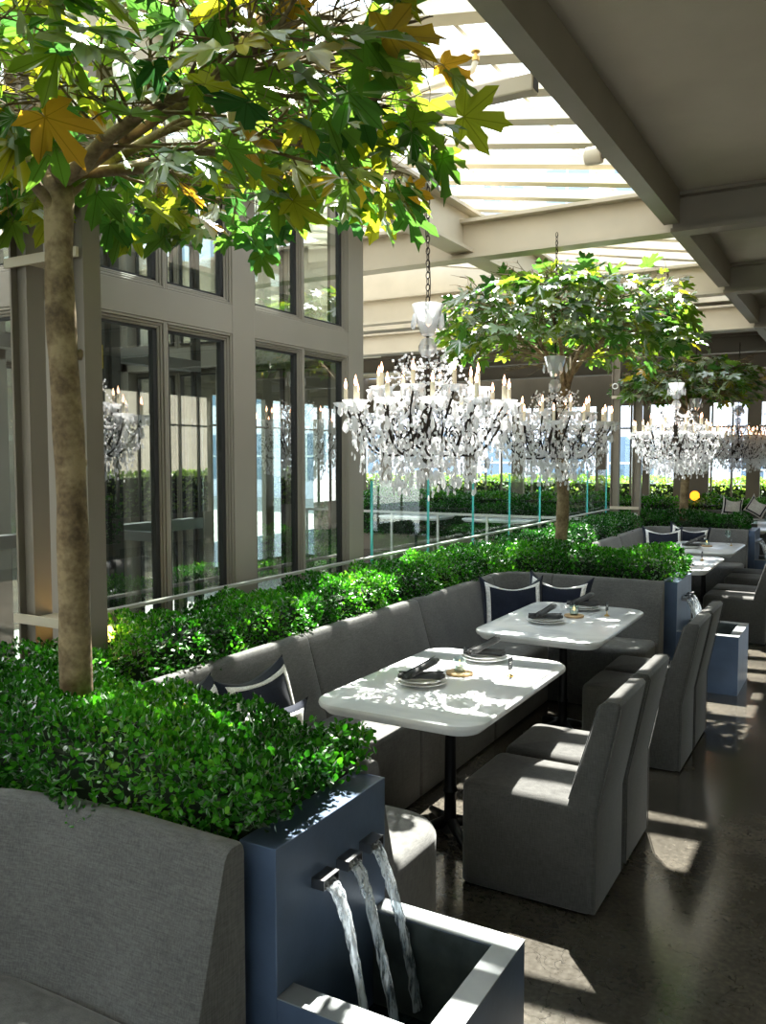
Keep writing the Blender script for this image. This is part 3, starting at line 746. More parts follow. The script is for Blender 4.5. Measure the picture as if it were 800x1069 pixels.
def path_pts(spec):
    """polyline with rounded corners, list of (x, y, r)"""
    out = []
    for i, (x, y, r) in enumerate(spec):
        if r == 0: out.append(Vector((x, y))); continue
        a = Vector(spec[i-1][:2]); c = Vector(spec[i+1][:2]); p = Vector((x, y))
        d1 = (a-p).normalized(); d2 = (c-p).normalized(); s = p+d1*r; e = p+d2*r; n = 8
        for k in range(n+1):
            t = k/n; out.append((1-t)**2*s+2*(1-t)*t*p+t*t*e)
    # resample
    res = [out[0]]
    for a, b_ in zip(out[:-1], out[1:]):
        m = max(1, int((b_-a).length/.12))
        for k in range(1, m+1): res.append(a+(b_-a)*k/m)
    return res
def sweep_back(pts, prof, name, mat, parent, endr=.012):
    """prof in (t, z) with t measured to the left of the path direction (towards the seat)"""
    b = MB(); n = len(prof); rows = []
    m = len(pts)
    idx = [0, 0] + list(range(1, m-1)) + [m-1, m-1]
    vs = []
    cx = sum(p[0] for p in prof)/n; cz = sum(p[1] for p in prof)/n
    for q, i in enumerate(idx):
        d = (pts[min(i+1, m-1)]-pts[max(i-1, 0)]).normalized(); nl = Vector((-d.y, d.x))
        p = pts[i].copy(); k = 0
        if q in (0, len(idx)-1): k = endr
        elif q == 1: p = p+d*endr
        elif q == len(idx)-2: p = p-d*endr
        for (t_, z) in prof:
            tt = t_+(cx-t_)*min(1, k/.1)*.6; zz = z+(cz-z)*min(1, k/.5)*.6 if z > .1 else z
            vs.append((p.x+nl.x*tt, p.y+nl.y*tt, zz))
    fs = []
    R_ = len(idx)
    for r in range(R_-1):
        for i in range(n):
            i2 = (i+1) % n; fs.append((r*n+i, (r+1)*n+i, (r+1)*n+i2, r*n+i2))
    fs += [tuple(range(n)), tuple(range((R_-1)*n+n-1, (R_-1)*n-1, -1))]
    b.add(vs, fs); return b.build(name, mat, parent, smooth=45)
BP = [(0, .012), (.205, .012), (.205, .38), (.198, .44), (.078, .835), (.067, .852), (.05, .86), (.018, .86), (.004, .85), (0, .835)]
def split_path(pts, cuts):
    s = [0]
    for a, b_ in zip(pts[:-1], pts[1:]): s.append(s[-1]+(b_-a).length)
    tot = s[-1]; out = []; cc = [0]+[c for c in cuts]+[tot]
    def at(d):
        for i in range(len(pts)-1):
            if s[i+1] >= d-1e-9: return pts[i]+(pts[i+1]-pts[i])*((d-s[i])/max(1e-9, s[i+1]-s[i]))
        return pts[-1]
    for c0, c1 in zip(cc[:-1], cc[1:]):
        out.append([at(c0+.002)]+[p for p, q in zip(pts, s) if c0+.02 < q < c1-.02]+[at(c1-.002)])
    return out
def banquette(y0, y1, label, parts_y0=True):
    t = thing('banquette', label, 'booth bench', (-2.0, (y0+y1)/2, 0))
    oy = (y0+y1)/2; ox = -2.0
    xr = -1.30; xb = -2.62
    sp = [(xr, y1, 0), (xb, y1, .34), (xb, y0, .30), (xr, y0, 0)]
    pts = [Vector((p.x-ox, p.y-oy)) for p in path_pts(sp)]
    ln = sum((b_-a).length for a, b_ in zip(pts[:-1], pts[1:]))
    L1 = (xr-xb)-.02; n = 4; cuts = [.86]+[.86+.72+(i)*((ln-2*.86-.72-.55)/3) for i in range(4)]+[]
    cuts = [c for c in cuts if c < ln-.3]
    for seg in split_path(pts, cuts): sweep_back(seg, BP, 'backrest', M['fabric_bench'], t)
    # seat runs
    def seat(x0, x1, ya, yb, r):
        b = MB(); b.loft(rr(x0-ox, x1-ox, ya-oy, yb-oy, r), soft(.012, .44, .04), dome=.012); b.build('seat', M['fabric_bench'], t, smooth=60)
    seat(xb+.19, xr-.02, y0+.19, y0+.67, (.02, .02, .18, .02))
    m_ = 3; a = y0+.675; bb = y1-.675
    for i in range(m_): seat(xb+.19, -1.98, a+(bb-a)*i/m_+.002, a+(bb-a)*(i+1)/m_-.002, .02)
    seat(xb+.19, xr-.02, y1-.67, y1-.19, (.02, .18, .02, .02))
    return t
banquette(2.18, 6.62, 'grey U shaped booth bench around the two nearest marble tables')
banquette(7.42, 11.9, 'grey booth bench around the third and fourth tables, past the second fountain')
# the booth in which the photographer stands: its far end only
t = thing('banquette', 'grey fabric bench with tall back at the bottom left corner, nearest the camera', 'booth bench', (-2.0, 1.2, 0))
pts = [Vector((p.x+2.0, p.y-1.2)) for p in path_pts([(-1.30, 1.60, 0), (-2.62, 1.60, .95), (-2.62, -2.2, 0)])]
for seg in split_path(pts, [1.2, 2.2, 3.2]): sweep_back(seg, BP, 'backrest', M['fabric_bench'], t)
b = MB(); b.loft(rr(-.43, .68, -.26, .21, (.02, .18, .02, .02)), soft(.012, .44, .04), dome=.012); b.build('seat', M['fabric_bench'], t, smooth=60)
b = MB(); b.loft(rr(-.43, .02, -3.2, -.265, .02), soft(.012, .44, .04), dome=.012); b.build('seat', M['fabric_bench'], t, smooth=60)
t = thing('banquette', 'grey booth bench beyond the third fountain', 'booth bench', (-2.0, 14.0, 0))
pts = [Vector((p.x+2.0, p.y-14.)) for p in path_pts([(-1.30, 16.1, 0), (-2.62, 16.1, .34), (-2.62, 12.9, .3), (-1.3, 12.9, 0)])]
for seg in split_path(pts, [1.2, 2.4, 4.0]): sweep_back(seg, BP, 'backrest', M['fabric_bench'], t)
b = MB(); b.loft(rr(-.43, 0, -.9, 1.9, .02), soft(.012, .44, .04), dome=.012); b.build('seat', M['fabric_bench'], t, smooth=60)

# ------------------------------------------------------------------ tables
def make_table(label, loc, wx=.79, wy=1.24):
    t = thing('marble_table', label, 'table', loc, 0, 'marble tables of the booths')
    ol = rr(-wx/2, wx/2, -wy/2, wy/2, .13, 8)
    b = MB(); b.loft(ol, [(.05, .694), (.034, .698), (.022, .712), (.020, .718), (.006, .722), (.001, .730), (0, .738), (.003, .746), (.010, .75)]); b.build('tabletop', M['marble'], t, smooth=35)
    b = MB(); b.lathe([(.05, .03), (.045, .05), (.03, .07), (.028, .2), (.036, .22), (.028, .24), (.026, .6), (.034, .62), (.026, .64), (.03, .66), (.12, .675), (.12, .694)], n=20); b.build('pedestal', M['black_metal'], t, smooth=True)
    f = MB()
    for k in range(4):
        a = k*PI/2+PI/4; f.tube([(.03*cos(a), .03*sin(a), .07), (.14*cos(a), .14*sin(a), .045), (.27*cos(a), .27*sin(a), .018)], [.028, .022, .017], 8)
    f.build('foot', M['black_metal'], t, smooth='all')
    return t
tb = make_table('white marble table nearest the camera, on a black pedestal', (-1.67, 3.58, 0))
TY = [3.58, 5.30, 8.85, 10.45]
dup(tb, (-1.67, TY[1], 0), 0, 'white marble table second from the camera, in front of the dark pillows')
dup(tb, (-1.64, TY[2], 0), 0, 'white marble table third from the camera, partly behind the middle hedge')
dup(tb, (-1.62, TY[3], 0), 0, 'white marble table fourth from the camera, before the dark hedge block')
dup(tb, (-1.6, 13.72, 0), 0, 'white marble table beyond the third fountain at the right picture edge')
dup(tb, (-1.55, 15.1, 0), 0, 'white marble table farthest back in the last booth')
for i, (x, y) in enumerate(((-5.4, 13.6), (-7.0, 13.5), (-8.3, 15.4))):
    dup(tb, (x, y, 0), PI/2, ['white marble table across the stairwell, nearest the tree trunk', 'white marble table across the stairwell, middle of three', 'white marble table across the stairwell, farthest left'][i])

# place settings
def lathe_thing(name, prof, mat, label, cat, loc, group=None, n=32, smooth=True):
    b = MB(); b.lathe(prof, n=n); o = b.build(name, mat, smooth=smooth, loc=loc); tag(o, label, cat, group); return o
PLATE = [(0.001, .0), (.055, .0), (.06, .004), (.105, .012), (.12, .018), (.1205, .0205), (.105, .0155), (.06, .008), (.001, .006)]
def napkin_roll(label, loc, rz, tilt, ln=.20, rad=.021):
    b = MB(); n = 40; prof = []
    nn = 9
    for i in range(nn):
        q = i/(nn-1); k = 1+.10*abs(q-.5)*2
        prof.append((q*ln-ln/2, rad*k))
    # rolled cloth: two spiral turns with thickness
    vs = []; fs = []; m = 44
    def rr2(a): return .42+.58*(a/(4.4*PI))
    for (x, r) in prof:
        for k in range(m):
            a = 4.4*PI*k/(m-1); q = rr2(a); vs.append((x+.01*sin(a*.5)*(1 if x > 0 else -1), r*q*cos(a)*1.12, r*q*sin(a)*.85))
    for i in range(nn-1):
        for k in range(m-1): fs.append((i*m+k, i*m+k+1, (i+1)*m+k+1, (i+1)*m+k))
    b.add(vs, fs); o = b.build('rolled_napkin', M['napkin'], smooth='all')
    so = o.modifiers.new('thick', 'SOLIDIFY'); so.thickness = .0022
    o.location = loc; o.rotation_euler = (0, tilt, rz); tag(o, label, 'napkin', 'rolled charcoal napkins'); return o
def votive(loc, which):
    c = lathe_thing('coaster', [(.001, 0), (.062, 0), (.066, .004), (.066, .010), (.062, .014), (.001, .014)], M['wood'], 'round wooden coaster under the candle glass on ' + which, 'coaster', loc, 'wooden coasters')
    t = thing('votive_candle', 'small glass votive with white candle on ' + which, 'candle', (loc[0], loc[1], loc[2]+.0145), 0, 'votive candles')
    b = MB(); b.lathe([(.001, 0), (.026, 0), (.028, .004), (.031, .065), (.0295, .065), (.0262, .008), (.001, .008)], n=24); b.build('glass', M['glass_clear'], t, smooth=True)
    b = MB(); b.lathe([(.001, .009), (.022, .009), (.022, .03), (.001, .031)], n=16); b.build('wax', M['ceramic'], t, smooth=True)
    b = MB(); b.lathe([(.0005, .031), (.003, .036), (.0034, .042), (.0005, .053)], n=8); b.build('flame', M['flame'], t, smooth=True)
def signholder(loc, rz, which):
    t = thing('table_sign', 'small black card in a brass stand on ' + which, 'sign', loc, rz, 'table signs')
    b = MB(); b.lathe([(.001, 0), (.018, 0), (.018, .004), (.010, .008), (.0035, .012), (.003, .03), (.005, .033), (.003, .036), (.001, .036)], n=18); b.build('base', M['brass'], t, smooth=True)
    b = MB(); b.box(-.019, .019, -.0015, .0015, .034, .092); c = b.build('card', M['black_card'], t)
    b = MB(); b.box(-.011, .011, -.0022, -.0014, .068, .071); b.box(-.008, .008, -.0022, -.0014, .060, .062); b.build('lettering', M['white_cloth'], c)
def setting(tx, ty, which, p1, p2, cdl, sign, detail=True):
    for i, (px, py, a1, a2) in enumerate((p1, p2)):
        nm = 'nearer' if i == 0 else 'farther'
        z = .7505
        lathe_thing('dinner_plate', PLATE, M['ceramic'], 'white dinner plate, lower of the %s pair on %s' % (nm, which), 'plate', (px, py, z), 'white plates')
        o = lathe_thing('side_plate', PLATE, M['ceramic'], 'white plate resting on top of the %s pair on %s' % (nm, which), 'plate', (px, py, z+.0125), 'white plates'); o.scale = (.86,)*3
        napkin_roll('charcoal napkin roll lying flat on the %s plates of %s' % (nm, which), (px, py, z+.040), a1, 0)
        napkin_roll('charcoal napkin roll leaning across the other on the %s plates of %s' % (nm, which), (px+.0, py, z+.074), a2, -.22)
    votive((*cdl, .7505), which)
    signholder((*sign, .7505), yaw+.9, which)
W1, W2, W3, W4 = 'the nearest table', 'the second table', 'the third table', 'the fourth table'
setting(0, 0, W1, (-1.76, 3.45, .5, 1.25), (-1.69, 4.03, .35, 1.2), (-1.68, 3.70), (-1.45, 3.78))
setting(0, 0, W2, (-1.74, 5.14, .45, 1.3), (-1.67, 5.72, .35, 1.15), (-1.64, 5.42), (-1.46, 5.56))
setting(0, 0, W3, (-1.80, 8.62, .45, 1.3), (-1.72, 9.2, .35, 1.15), (-1.66, 8.95), (-1.42, 9.05))
setting(0, 0, W4, (-1.72, 10.2, .4, 1.2), (-1.72, 10.75, .35, 1.1), (-1.6, 10.5), (-1.36, 10.72))
lathe_thing('wine_glass', [(.001, 0), (.03, 0), (.03, .002), (.004, .006), (.003, .07), (.012, .08), (.03, .10), (.034, .13), (.028, .17), (.027, .17), (.032, .13), (.028, .102), (.001, .084)], M['glass_clear'], 'clear wine glass on the fourth table', 'glass', (-1.42, 10.9, .7505))
for i, (x, y) in enumerate(((-1.62, 13.6), (-1.6, 15.1))):
    lathe_thing('dinner_plate', PLATE, M['ceramic'], ['white plate on the table beyond the third fountain', 'white plate on the farthest table'][i], 'plate', (x, y, .7505), 'white plates')
    lathe_thing('water_glass', [(.001, 0), (.03, 0), (.036, .11), (.034, .11), (.028, .004), (.001, .004)], M['glass_clear'], ['clear tumbler on the table beyond the third fountain', 'clear tumbler on the farthest table'][i], 'glass', (x+.2, y+.15, .7505))

# ------------------------------------------------------------------ pillows
def pillow(label, loc, rz, tilt, size=.46, roll=0, mat='navy', trim='white_cloth', chop=.10):
    n = 28; T = .085
    def P(u, v, s, k=0.0):
        au, av = abs(u), abs(v)
        e = 1-.09*(1-au**2.2)*av**3 ; e2 = 1-.09*(1-av**2.2)*au**3
        x = u*size/2*e2; z = v*size/2*e
        if v > 0: z -= chop*(1-min(1, au)**1.7)*v**2
        th = T*max(0, (1-au**2.6)*(1-av**2.6))**.42
        wr = .006*sin(u*9+v*4)*(1-au)*(1-av)
        return (x, s*(th+k)+wr, z)
    body = MB(); band = MB()
    g = np.linspace(-1, 1, n+1)
    for s in (-1, 1):
        vs = [P(u, v, s) for v in g for u in g]; fs = []
        vb = [P(u, v, s, .0035) for v in g for u in g]; fb = []
        for j in range(n):
            for i in range(n):
                q = (j*(n+1)+i, j*(n+1)+i+1, (j+1)*(n+1)+i+1, (j+1)*(n+1)+i)
                if s > 0: q = q[::-1]
                fs.append(q)
                mu = max(abs(g[i]+g[i+1])/2, abs(g[j]+g[j+1])/2)
                if .74 < mu < .88: fb.append(q)
        body.add(vs, fs); band.add(vb, fb)
    o = body.build('pillow', M[mat], smooth='all'); tag(o, label, 'pillow', 'navy pillows with white borders')
    bo = band.build('border', M[trim], o, smooth='all'); tag(bo, 'flat white border band')
    sd = bo.modifiers.new('thick', 'SOLIDIFY'); sd.thickness = .003
    o.location = loc; o.rotation_euler = (tilt, roll, rz)
    return o
# far corner of the first booth
pillow('navy pillow with white border behind the second table, nearer of the two', (-2.30, 6.02, .66), .55, -.28, .50)
pillow('navy pillow with white border half hidden behind its neighbour in the far corner', (-2.02, 6.24, .67), .12, -.25, .50, .08)
# near end of the first booth, seen over the front hedge
pillow('dark pillow peeking up between the front hedge and the bench back', (-2.34, 2.98, .665), 1.35, -.2, .40, -.12, chop=.05)
pillow('dark pillow with broad white side, nearest the corner of the front hedge', (-2.10, 2.66, .62), .95, -.12, .42, .1, chop=.05)
pillow('dark pillow mostly hidden behind the front hedge', (-2.42, 2.62, .66), 1.7, -.15, .40, chop=.05)
pillow('navy pillow with white border in the second booth corner, nearer of the two', (-2.24, 11.2, .67), .35, -.28, .52)
pillow('navy pillow with white border in the second booth corner, behind its neighbour', (-1.98, 11.5, .69), .2, -.2, .52, .12)
pillow('pale cushion standing on the bench before the last hedge', (-2.0, 15.8, .95), .2, -.2, .34, .1, 'white_cloth', 'navy')
pillow('pale cushion tilted beside its neighbour before the last hedge', (-1.6, 15.85, .95), -.1, -.2, .34, .5, 'white_cloth', 'navy')

# ------------------------------------------------------------------ fountains
def fountain(label, y0, wid=.55, first=True):
    t = thing('wall_fountain', label, 'fountain', (-1.24, y0, 0), 0, 'blue grey booth end fountains')
    b = MB(); b.box(-.115, 0, 0, wid, 0, .83); b.build('panel', M['blue_panel'], t, bevel=.003)
    # basin: open box with thick rim
    D = .45; r = .07; zt = .45
    b = MB()
    b.box(.001, D, 0, r, 0, zt-.004); b.box(.001, D, wid-r, wid, 0, zt-.004); b.box(D-r, D, r, wid-r, 0, zt-.004)
    b.build('basin', M['blue_panel'], t)
    b = MB(); b.box(.001, D+.001, -.001, r, zt-.004, zt); b.box(.001, D+.001, wid-r, wid+.001, zt-.004, zt); b.box(D-r, D+.001, r, wid-r, zt-.004, zt)
    b.build('rim', M['rim'], t)
    b = MB(); h = .004
    b.box(.001, D-r, r, r+h, .05, zt-.006); b.box(.001, D-r, wid-r-h, wid-r, .05, zt-.006); b.box(D-r-h, D-r, r+h, wid-r-h, .05, zt-.006); b.box(.001, D-r-h, r+h, wid-r-h, .04, .05)
    b.build('lining', M['inner_basin'], t)
    b = MB(); b.box(.003, D-r-h, r+h, wid-r-h, .12, .16); b.build('pool', M['pool'], t)
    for k in range(3):
        yc = wid*(.35+.22*k); zc = .665
        b = MB(); w = .037; hh = .022
        b.box(0, .04, yc-w, yc+w, zc-.003, zc); b.box(0, .04, yc-w, yc-w+.003, zc, zc+hh); b.box(0, .04, yc+w-.003, yc+w, zc, zc+hh); b.box(0, .04, yc-w, yc+w, zc+hh, zc+hh+.003)
        sp_ = b.build('spout', M['steel'], t)
        b = MB(); b.box(.0, .004, yc-w+.003, yc+w-.003, zc, zc+hh); b.build('opening', M['black'], sp_)
        # falling sheet that narrows and twists as it drops
        rng = np.random.default_rng(int(k+y0*7)); n = 26; vs = []; m = 14
        for i in range(n+1):
            q = i/n; tt = q*.31; x = .015+.50*tt*1.0; z = zc+.012-4.6*tt*tt-.02*q
            wv = (w-.006)*(1-.62*min(1, q*1.5))*(1+.12*sin(i*1.9+k)); th = .007+.006*min(1, q*2)*(1+.3*sin(i*2.7))
            tw = .7*q*sin(k*2+1)
            for j in range(m):
                a = 2*PI*j/m; u = wv*cos(a)*(1+.1*sin(3*a+i)); v = th*sin(a)*(1+.25*rng.normal()*.4)
                vs.append((x+v*cos(tw)+u*sin(tw)*.5, yc+u*cos(tw)-v*sin(tw)+.006*sin(q*6+k), z+v*.4))
        fs = []
        for i in range(n):
            for j in range(m): fs.append((i*m+j, i*m+(j+1) % m, (i+1)*m+(j+1) % m, (i+1)*m+j))
        b = MB(); b.add(vs, fs); b.build('water_stream', M['water'], t, smooth='all')
    return t
f0 = fountain('blue grey metal fountain with three water jets, nearest the camera', 1.64)
f1 = fountain('blue grey fountain at the far end of the first booth, behind the chair backs', 6.78, .62)
f2 = fountain('blue grey fountain at the far end of the second booth', 12.05, .62)

# ------------------------------------------------------------------ glass railing and handrail
gr = thing('glass_railing', 'clear frameless glass railing with teal edges around the stairwell', 'railing', (-3.3, 5.56, 0))
yy = 5.62
k = 0
while yy < 12.6:
    b = MB(); L_ = .97
    x0, x1, y0_, y1_, z0_, z1_ = -.007, .007, yy-5.56, yy-5.56+L_-.012, 0.02, 1.615
    vs = [(x0,y0_,z0_),(x1,y0_,z0_),(x1,y1_,z0_),(x0,y1_,z0_),(x0,y0_,z1_),(x1,y0_,z1_),(x1,y1_,z1_),(x0,y1_,z1_)]
    b.add(vs, [(1,2,6,5),(3,0,4,7)], 0); 
    b.add(vs, [(4,5,6,7),(0,3,2,1)], 0)
    b.build('pane', M['glass_rail'], gr)
    e = MB(); e.box(-.009, .009, y0_-.006, y0_+.006, z0_, z1_); e.build('pane_edge', M['glass_edge'], gr)
    yy += L_
hr = thing('handrail', 'pale metal handrail on thin posts running past the glass shaft and the stairwell', 'handrail', (-3.2, 2.8, 0))
b = MB(); b.box(-.02, .02, 0, 10.0, 1.04, 1.056); b.build('rail', M['pale_rail'], hr)
b = MB(); b.box(-.01, .01, 0, 10.0, .30, .318); b.build('lower_rail', M['pale_rail'], hr)
for i, yv in enumerate(np.arange(.12, 10.0, .9)):
    b = MB(); b.box(-.008, .008, -.025, .025, 0, 1.035); o = b.build('post', M['grey_paint'], hr); o.location.y = yv
hr2 = thing('handrail', 'pale metal rail across the far end of the stairwell', 'handrail', (-6.3, 12.95, 0))
b = MB(); b.box(-2.8, 2.8, -.02, .02, .82, .86); b.build('rail', M['pale_rail'], hr2)
for xv in np.arange(-2.7, 2.8, .9):
    b = MB(); b.box(xv-.02, xv+.02, -.012, .012, 0, .82); b.build('post', M['pale_rail'], hr2)

# ------------------------------------------------------------------ chandeliers
def octa(r, l):
    """faceted drop"""
    b = MB(); n = 8; rings = [(.25*r, 0), (r*.55, -.12*l), (r, -.62*l), (r*.8, -.8*l)]
    vs = [(0, 0, .05*l)]
    for q, z in rings:
        for k in range(n): vs.append((q*cos(2*PI*k/n), q*.55*sin(2*PI*k/n), z))
    vs.append((0, 0, -l)); fs = []
    for k in range(n): fs.append((0, 1+k, 1+(k+1) % n))
    for i in range(len(rings)-1):
        for k in range(n): fs.append((1+i*n+k, 1+(i+1)*n+k, 1+(i+1)*n+(k+1) % n, 1+i*n+(k+1) % n))
    e = 1+(len(rings)-1)*n
    for k in range(n): fs.append((e+k, len(vs)-1, e+(k+1) % n))
    return vs, fs
def bead(c, r, b, rng):
    """small faceted bead merged into b"""
    q = Quaternion(Vector(rng.normal(size=3)).normalized(), rng.uniform(0, 3)); vs = []
    for p in ((0,0,1),(1,0,0),(0,1,0),(-1,0,0),(0,-1,0),(0,0,-1)):
        v = q @ Vector(p); vs.append((c[0]+v.x*r, c[1]+v.y*r, c[2]+v.z*r))
    b.add(vs, [(0,1,2),(0,2,3),(0,3,4),(0,4,1),(5,2,1),(5,3,2),(5,4,3),(5,1,4)])
def make_chandelier(label, loc, chain_top):
    t = thing('crystal_chandelier', label, 'chandelier', loc, 0, 'crystal chandeliers hanging over the tables')
    rng = np.random.default_rng(5)
    # origin: bobeche level z=0; crown of glass at +.50, finial drops at -.42
    b = MB(); b.tube([(0, 0, .50), (0, 0, .2), (0, 0, -.3)], .008, 8); b.lathe([(.001, .22), (.02, .2), (.012, .14), (.03, .08), (.014, .02), (.04, -.06), (.055, -.1), (.02, -.16), (.015, -.24), (.03, -.28), (.001, -.3)], n=16)
    b.build('stem', M['iron'], t, smooth=True)
    b = MB(); b.lathe([(.02, .37), (.035, .38), (.05, .42), (.075, .50), (.083, .535), (.078, .537), (.066, .49), (.04, .42), (.02, .39)], n=12); b.build('crown_bowl', M['crystal_clear'], t)
    b = MB(); b.lathe([(.001, .365), (.03, .355), (.048, .32), (.048, .30), (.03, .265), (.001, .255)], n=12); b.build('glass_ball', M['crystal_clear'], t)
    dv, df = octa(.016, .06)
    drop0 = None
    def drop(parent, p, rz, s=1.):
        nonlocal drop0
        if drop0 is None:
            b = MB(); b.add(dv, df); drop0 = b.build('crystal_drop', M['crystal'], parent); o = drop0
        else:
            o = drop0.copy(); COL.objects.link(o); o.parent = parent
        o.location = p; o.rotation_euler = (0, 0, rz); o.scale = (s,)*3; return o
    for k in range(6):
        a = k*PI/3; drop(t, (.085*cos(a), .085*sin(a), .48), a+1.57, 1.25)
    # upper scrolls
    for k in range(6):
        a = k*PI/3+.3; pts = []
        for q in np.linspace(0, 1, 12):
            rr_ = .02+.15*sin(q*PI*.62)*1.0; z = .03+.22*q+.05*sin(q*PI); pts.append((rr_*cos(a), rr_*sin(a), z))
        pts += [(pts[-1][0]*1.12, pts[-1][1]*1.12, pts[-1][2]-.03)]
        b = MB(); b.tube(pts, .004, 5); b.build('scroll', M['iron'], t, smooth='all')
    # arms: outer and inner ring
    stuff = MB()
    spec = [(12, .43, 0.0, 0.), (8, .27, .075, .2)]
    cm = None
    protos = {}
    for ring, (n, R, dz, a0) in enumerate(spec):
        for k in range(n):
            a = 2*PI*k/n+a0
            if ring not in protos:
                ar = empty('arm'); ar.parent = t
                b = MB(); pts = []
                for q in np.linspace(0, 1, 18):
                    r_ = .03+(R-.03)*q; z = -.10-.17*sin(q*PI*.95)+.13*q**3*1.0+.0
                    pts.append((r_, .03*sin(q*2*PI), z+dz*q))
                b.tube(pts, .0065, 6)
                sc_ = [(.55*R+.055*(1-q)*cos(7.5*q), 0, -.17+.055*(1-q)*sin(7.5*q)+dz*.4) for q in np.linspace(0, 1, 16)]
                b.tube(sc_, .0045, 5); sc2 = [(.85*R+.04*(1-q)*cos(7.5*q+2), 0, -.08+.04*(1-q)*sin(7.5*q+2)+dz*.8) for q in np.linspace(0, 1, 14)]; b.tube(sc2, .004, 5)
                b.build('arm_scroll', M['iron'], ar, smooth='all')
                ez = dz+.005
                b = MB(); n2 = 12; vs = []
                for (rq, zz) in ((.012, -.012), (.035, -.008), (.055, .006), (.064, .018), (.060, .019), (.05, .009), (.03, -.002), (.012, -.004)):
                    for j in range(24):
                        w_ = 1+(.10 if j % 2 else 0)*(rq/.064); vs.append((R+rq*w_*cos(2*PI*j/24), rq*w_*sin(2*PI*j/24), ez+zz))
                fs = [(i*24+j, i*24+(j+1) % 24, (i+1)*24+(j+1) % 24, (i+1)*24+j) for i in range(7) for j in range(24)]
                b.add(vs, fs); b.build('bobeche', M['crystal'], ar)
                b = MB(); b.lathe([(.011, ez), (.0115, ez+.09), (.004, ez+.093)], (R, 0, 0), 12); b.build('candle_sleeve', M['candle'], ar, smooth=True)
                b = MB(); b.lathe([(.004, ez+.093), (.0085, ez+.105), (.008, ez+.118), (.003, ez+.135), (.0006, ez+.146)], (R, 0, 0), 8); b.build('bulb', M['bulb'], ar, smooth=True)
                for j in range(6):
                    aj = 2*PI*j/6; drop(ar, (R+.06*cos(aj), .06*sin(aj), ez+.005), aj+1.57, (.75, .95)[j % 2])
                drop(ar, (R, 0, ez-.07), 0, 1.2)
                protos[ring] = ar
            else:
                ar = copy_tree(protos[ring], t)
            ar.rotation_euler = (0, 0, a)
            # garlands from this arm to the next and to the centre
            a2 = 2*PI*(k+1)/n+a0
            for (Ra, za, Rb, zb, ang1, ang2, sag, cnt) in ((R, dz, R, dz, a, a2, .11, 11), (R*.95, dz, .06, .16, a, a, .13, 16), (R*.8, -.07, R*.45, -.24, a, a2, .05, 9), (R*.6, -.13, .05, -.30, a, a, .07, 10)):
                p0 = Vector((Ra*cos(ang1), Ra*sin(ang1), za)); p1 = Vector((Rb*cos(ang2), Rb*sin(ang2), zb))
                for i in range(cnt+1):
                    q = i/cnt; p = p0.lerp(p1, q); p.z -= sag*4*q*(1-q); bead(p, .0095 if i % 3 else .014, stuff, rng)
    for k in range(6):
        a = k*PI/3+.3; tip = Vector((.15*cos(a), .15*sin(a), .25))
        for i in range(12): bead((tip.x+rng.normal()*.018, tip.y+rng.normal()*.018, tip.z+.02-i*.012), .010, stuff, rng)
        for i in range(10):
            q = i/9; p = tip.lerp(Vector((.01, 0, .25)), q); bead((p.x, p.y, p.z-.05*4*q*(1-q)), .009, stuff, rng)
        a2 = a+PI/3; t2 = Vector((.15*cos(a2), .15*sin(a2), .25)); t3 = Vector((.27*cos(a), .27*sin(a), .10))
        for i in range(10):
            q = i/9; p = tip.lerp(t2, q); bead((p.x, p.y, p.z-.06*4*q*(1-q)), .009, stuff, rng); p = tip.lerp(t3, q); bead((p.x, p.y, p.z-.04*4*q*(1-q)), .009, stuff, rng)
    # dense lower basket of drops
    for _ in range(1150):
        a = rng.uniform(0, 2*PI); q = rng.uniform(.1, 1)**.6; R = .42*q
        z = -.04-.31*(1-q**5)*rng.uniform(.05, 1)-rng.uniform(0, .13)
        s = rng.uniform(.32, .68); rz = rng.uniform(0, PI); cz, sz = cos(rz), sin(rz); px, py = R*cos(a), R*sin(a)
        stuff.add([(px+s*(v[0]*cz-v[1]*sz), py+s*(v[0]*sz+v[1]*cz), z+s*v[2]) for v in dv], df)
    g_ = stuff.build('crystal_garlands', M['crystal'], t); g_['kind'] = 'stuff'
    # lowest ring of large drops
    for k in range(8):
        a = 2*PI*k/8+.2; b0 = drop(t, (.17*cos(a), .17*sin(a), -.36), a, 1.15)
    for k in range(4):
        a = 2*PI*k/4; drop(t, (.05*cos(a), .05*sin(a), -.33), a, 1.3)
    # chain
    ch = MB(); z = .53; i = 0
    H_ = chain_top-loc[2]
    while z < H_:
        pts = []
        for q in np.linspace(0, 2*PI, 12, endpoint=False):
            u = .010*cos(q); w = .019*sin(q); pts.append((u, 0, z+w) if i % 2 else (0, u, z+w))
        ch.tube(pts, .0028, 5, closed=True); z += .031; i += 1
    c = ch.build('chain', M['iron'], t, smooth='all')
    cb = MB(); cb.tube([(.012*sin(q*9), .012*cos(q*7), .5+(H_-.5)*q) for q in np.linspace(0, 1, 30)], .0025, 5); cb.build('cable', M['iron'], c)
    return t
ZC = 2.06
ch0 = make_chandelier('crystal chandelier nearest the camera, hanging over the first table', (-2.02, 4.02, ZC), 3.52)
for (x, y, s, lb) in ((-2.12, 6.42, 1., 'crystal chandelier second from the camera, in front of the bright maple crown'),
                      (-1.80, 9.55, 1.03, 'crystal chandelier third from the camera, right of the paired posts'),
                      (-2.05, 12.2, 1.03, 'crystal chandelier fourth from the camera, overlapping the third'),
                      (-1.75, 14.2, 1.03, 'crystal chandelier near the far windows, left of the last one'),
                      (-1.35, 14.9, 1.03, 'crystal chandelier farthest right, before the far windows')):
    dup(ch0, (x, y, ZC-.02), y*.7, lb, scale=s)

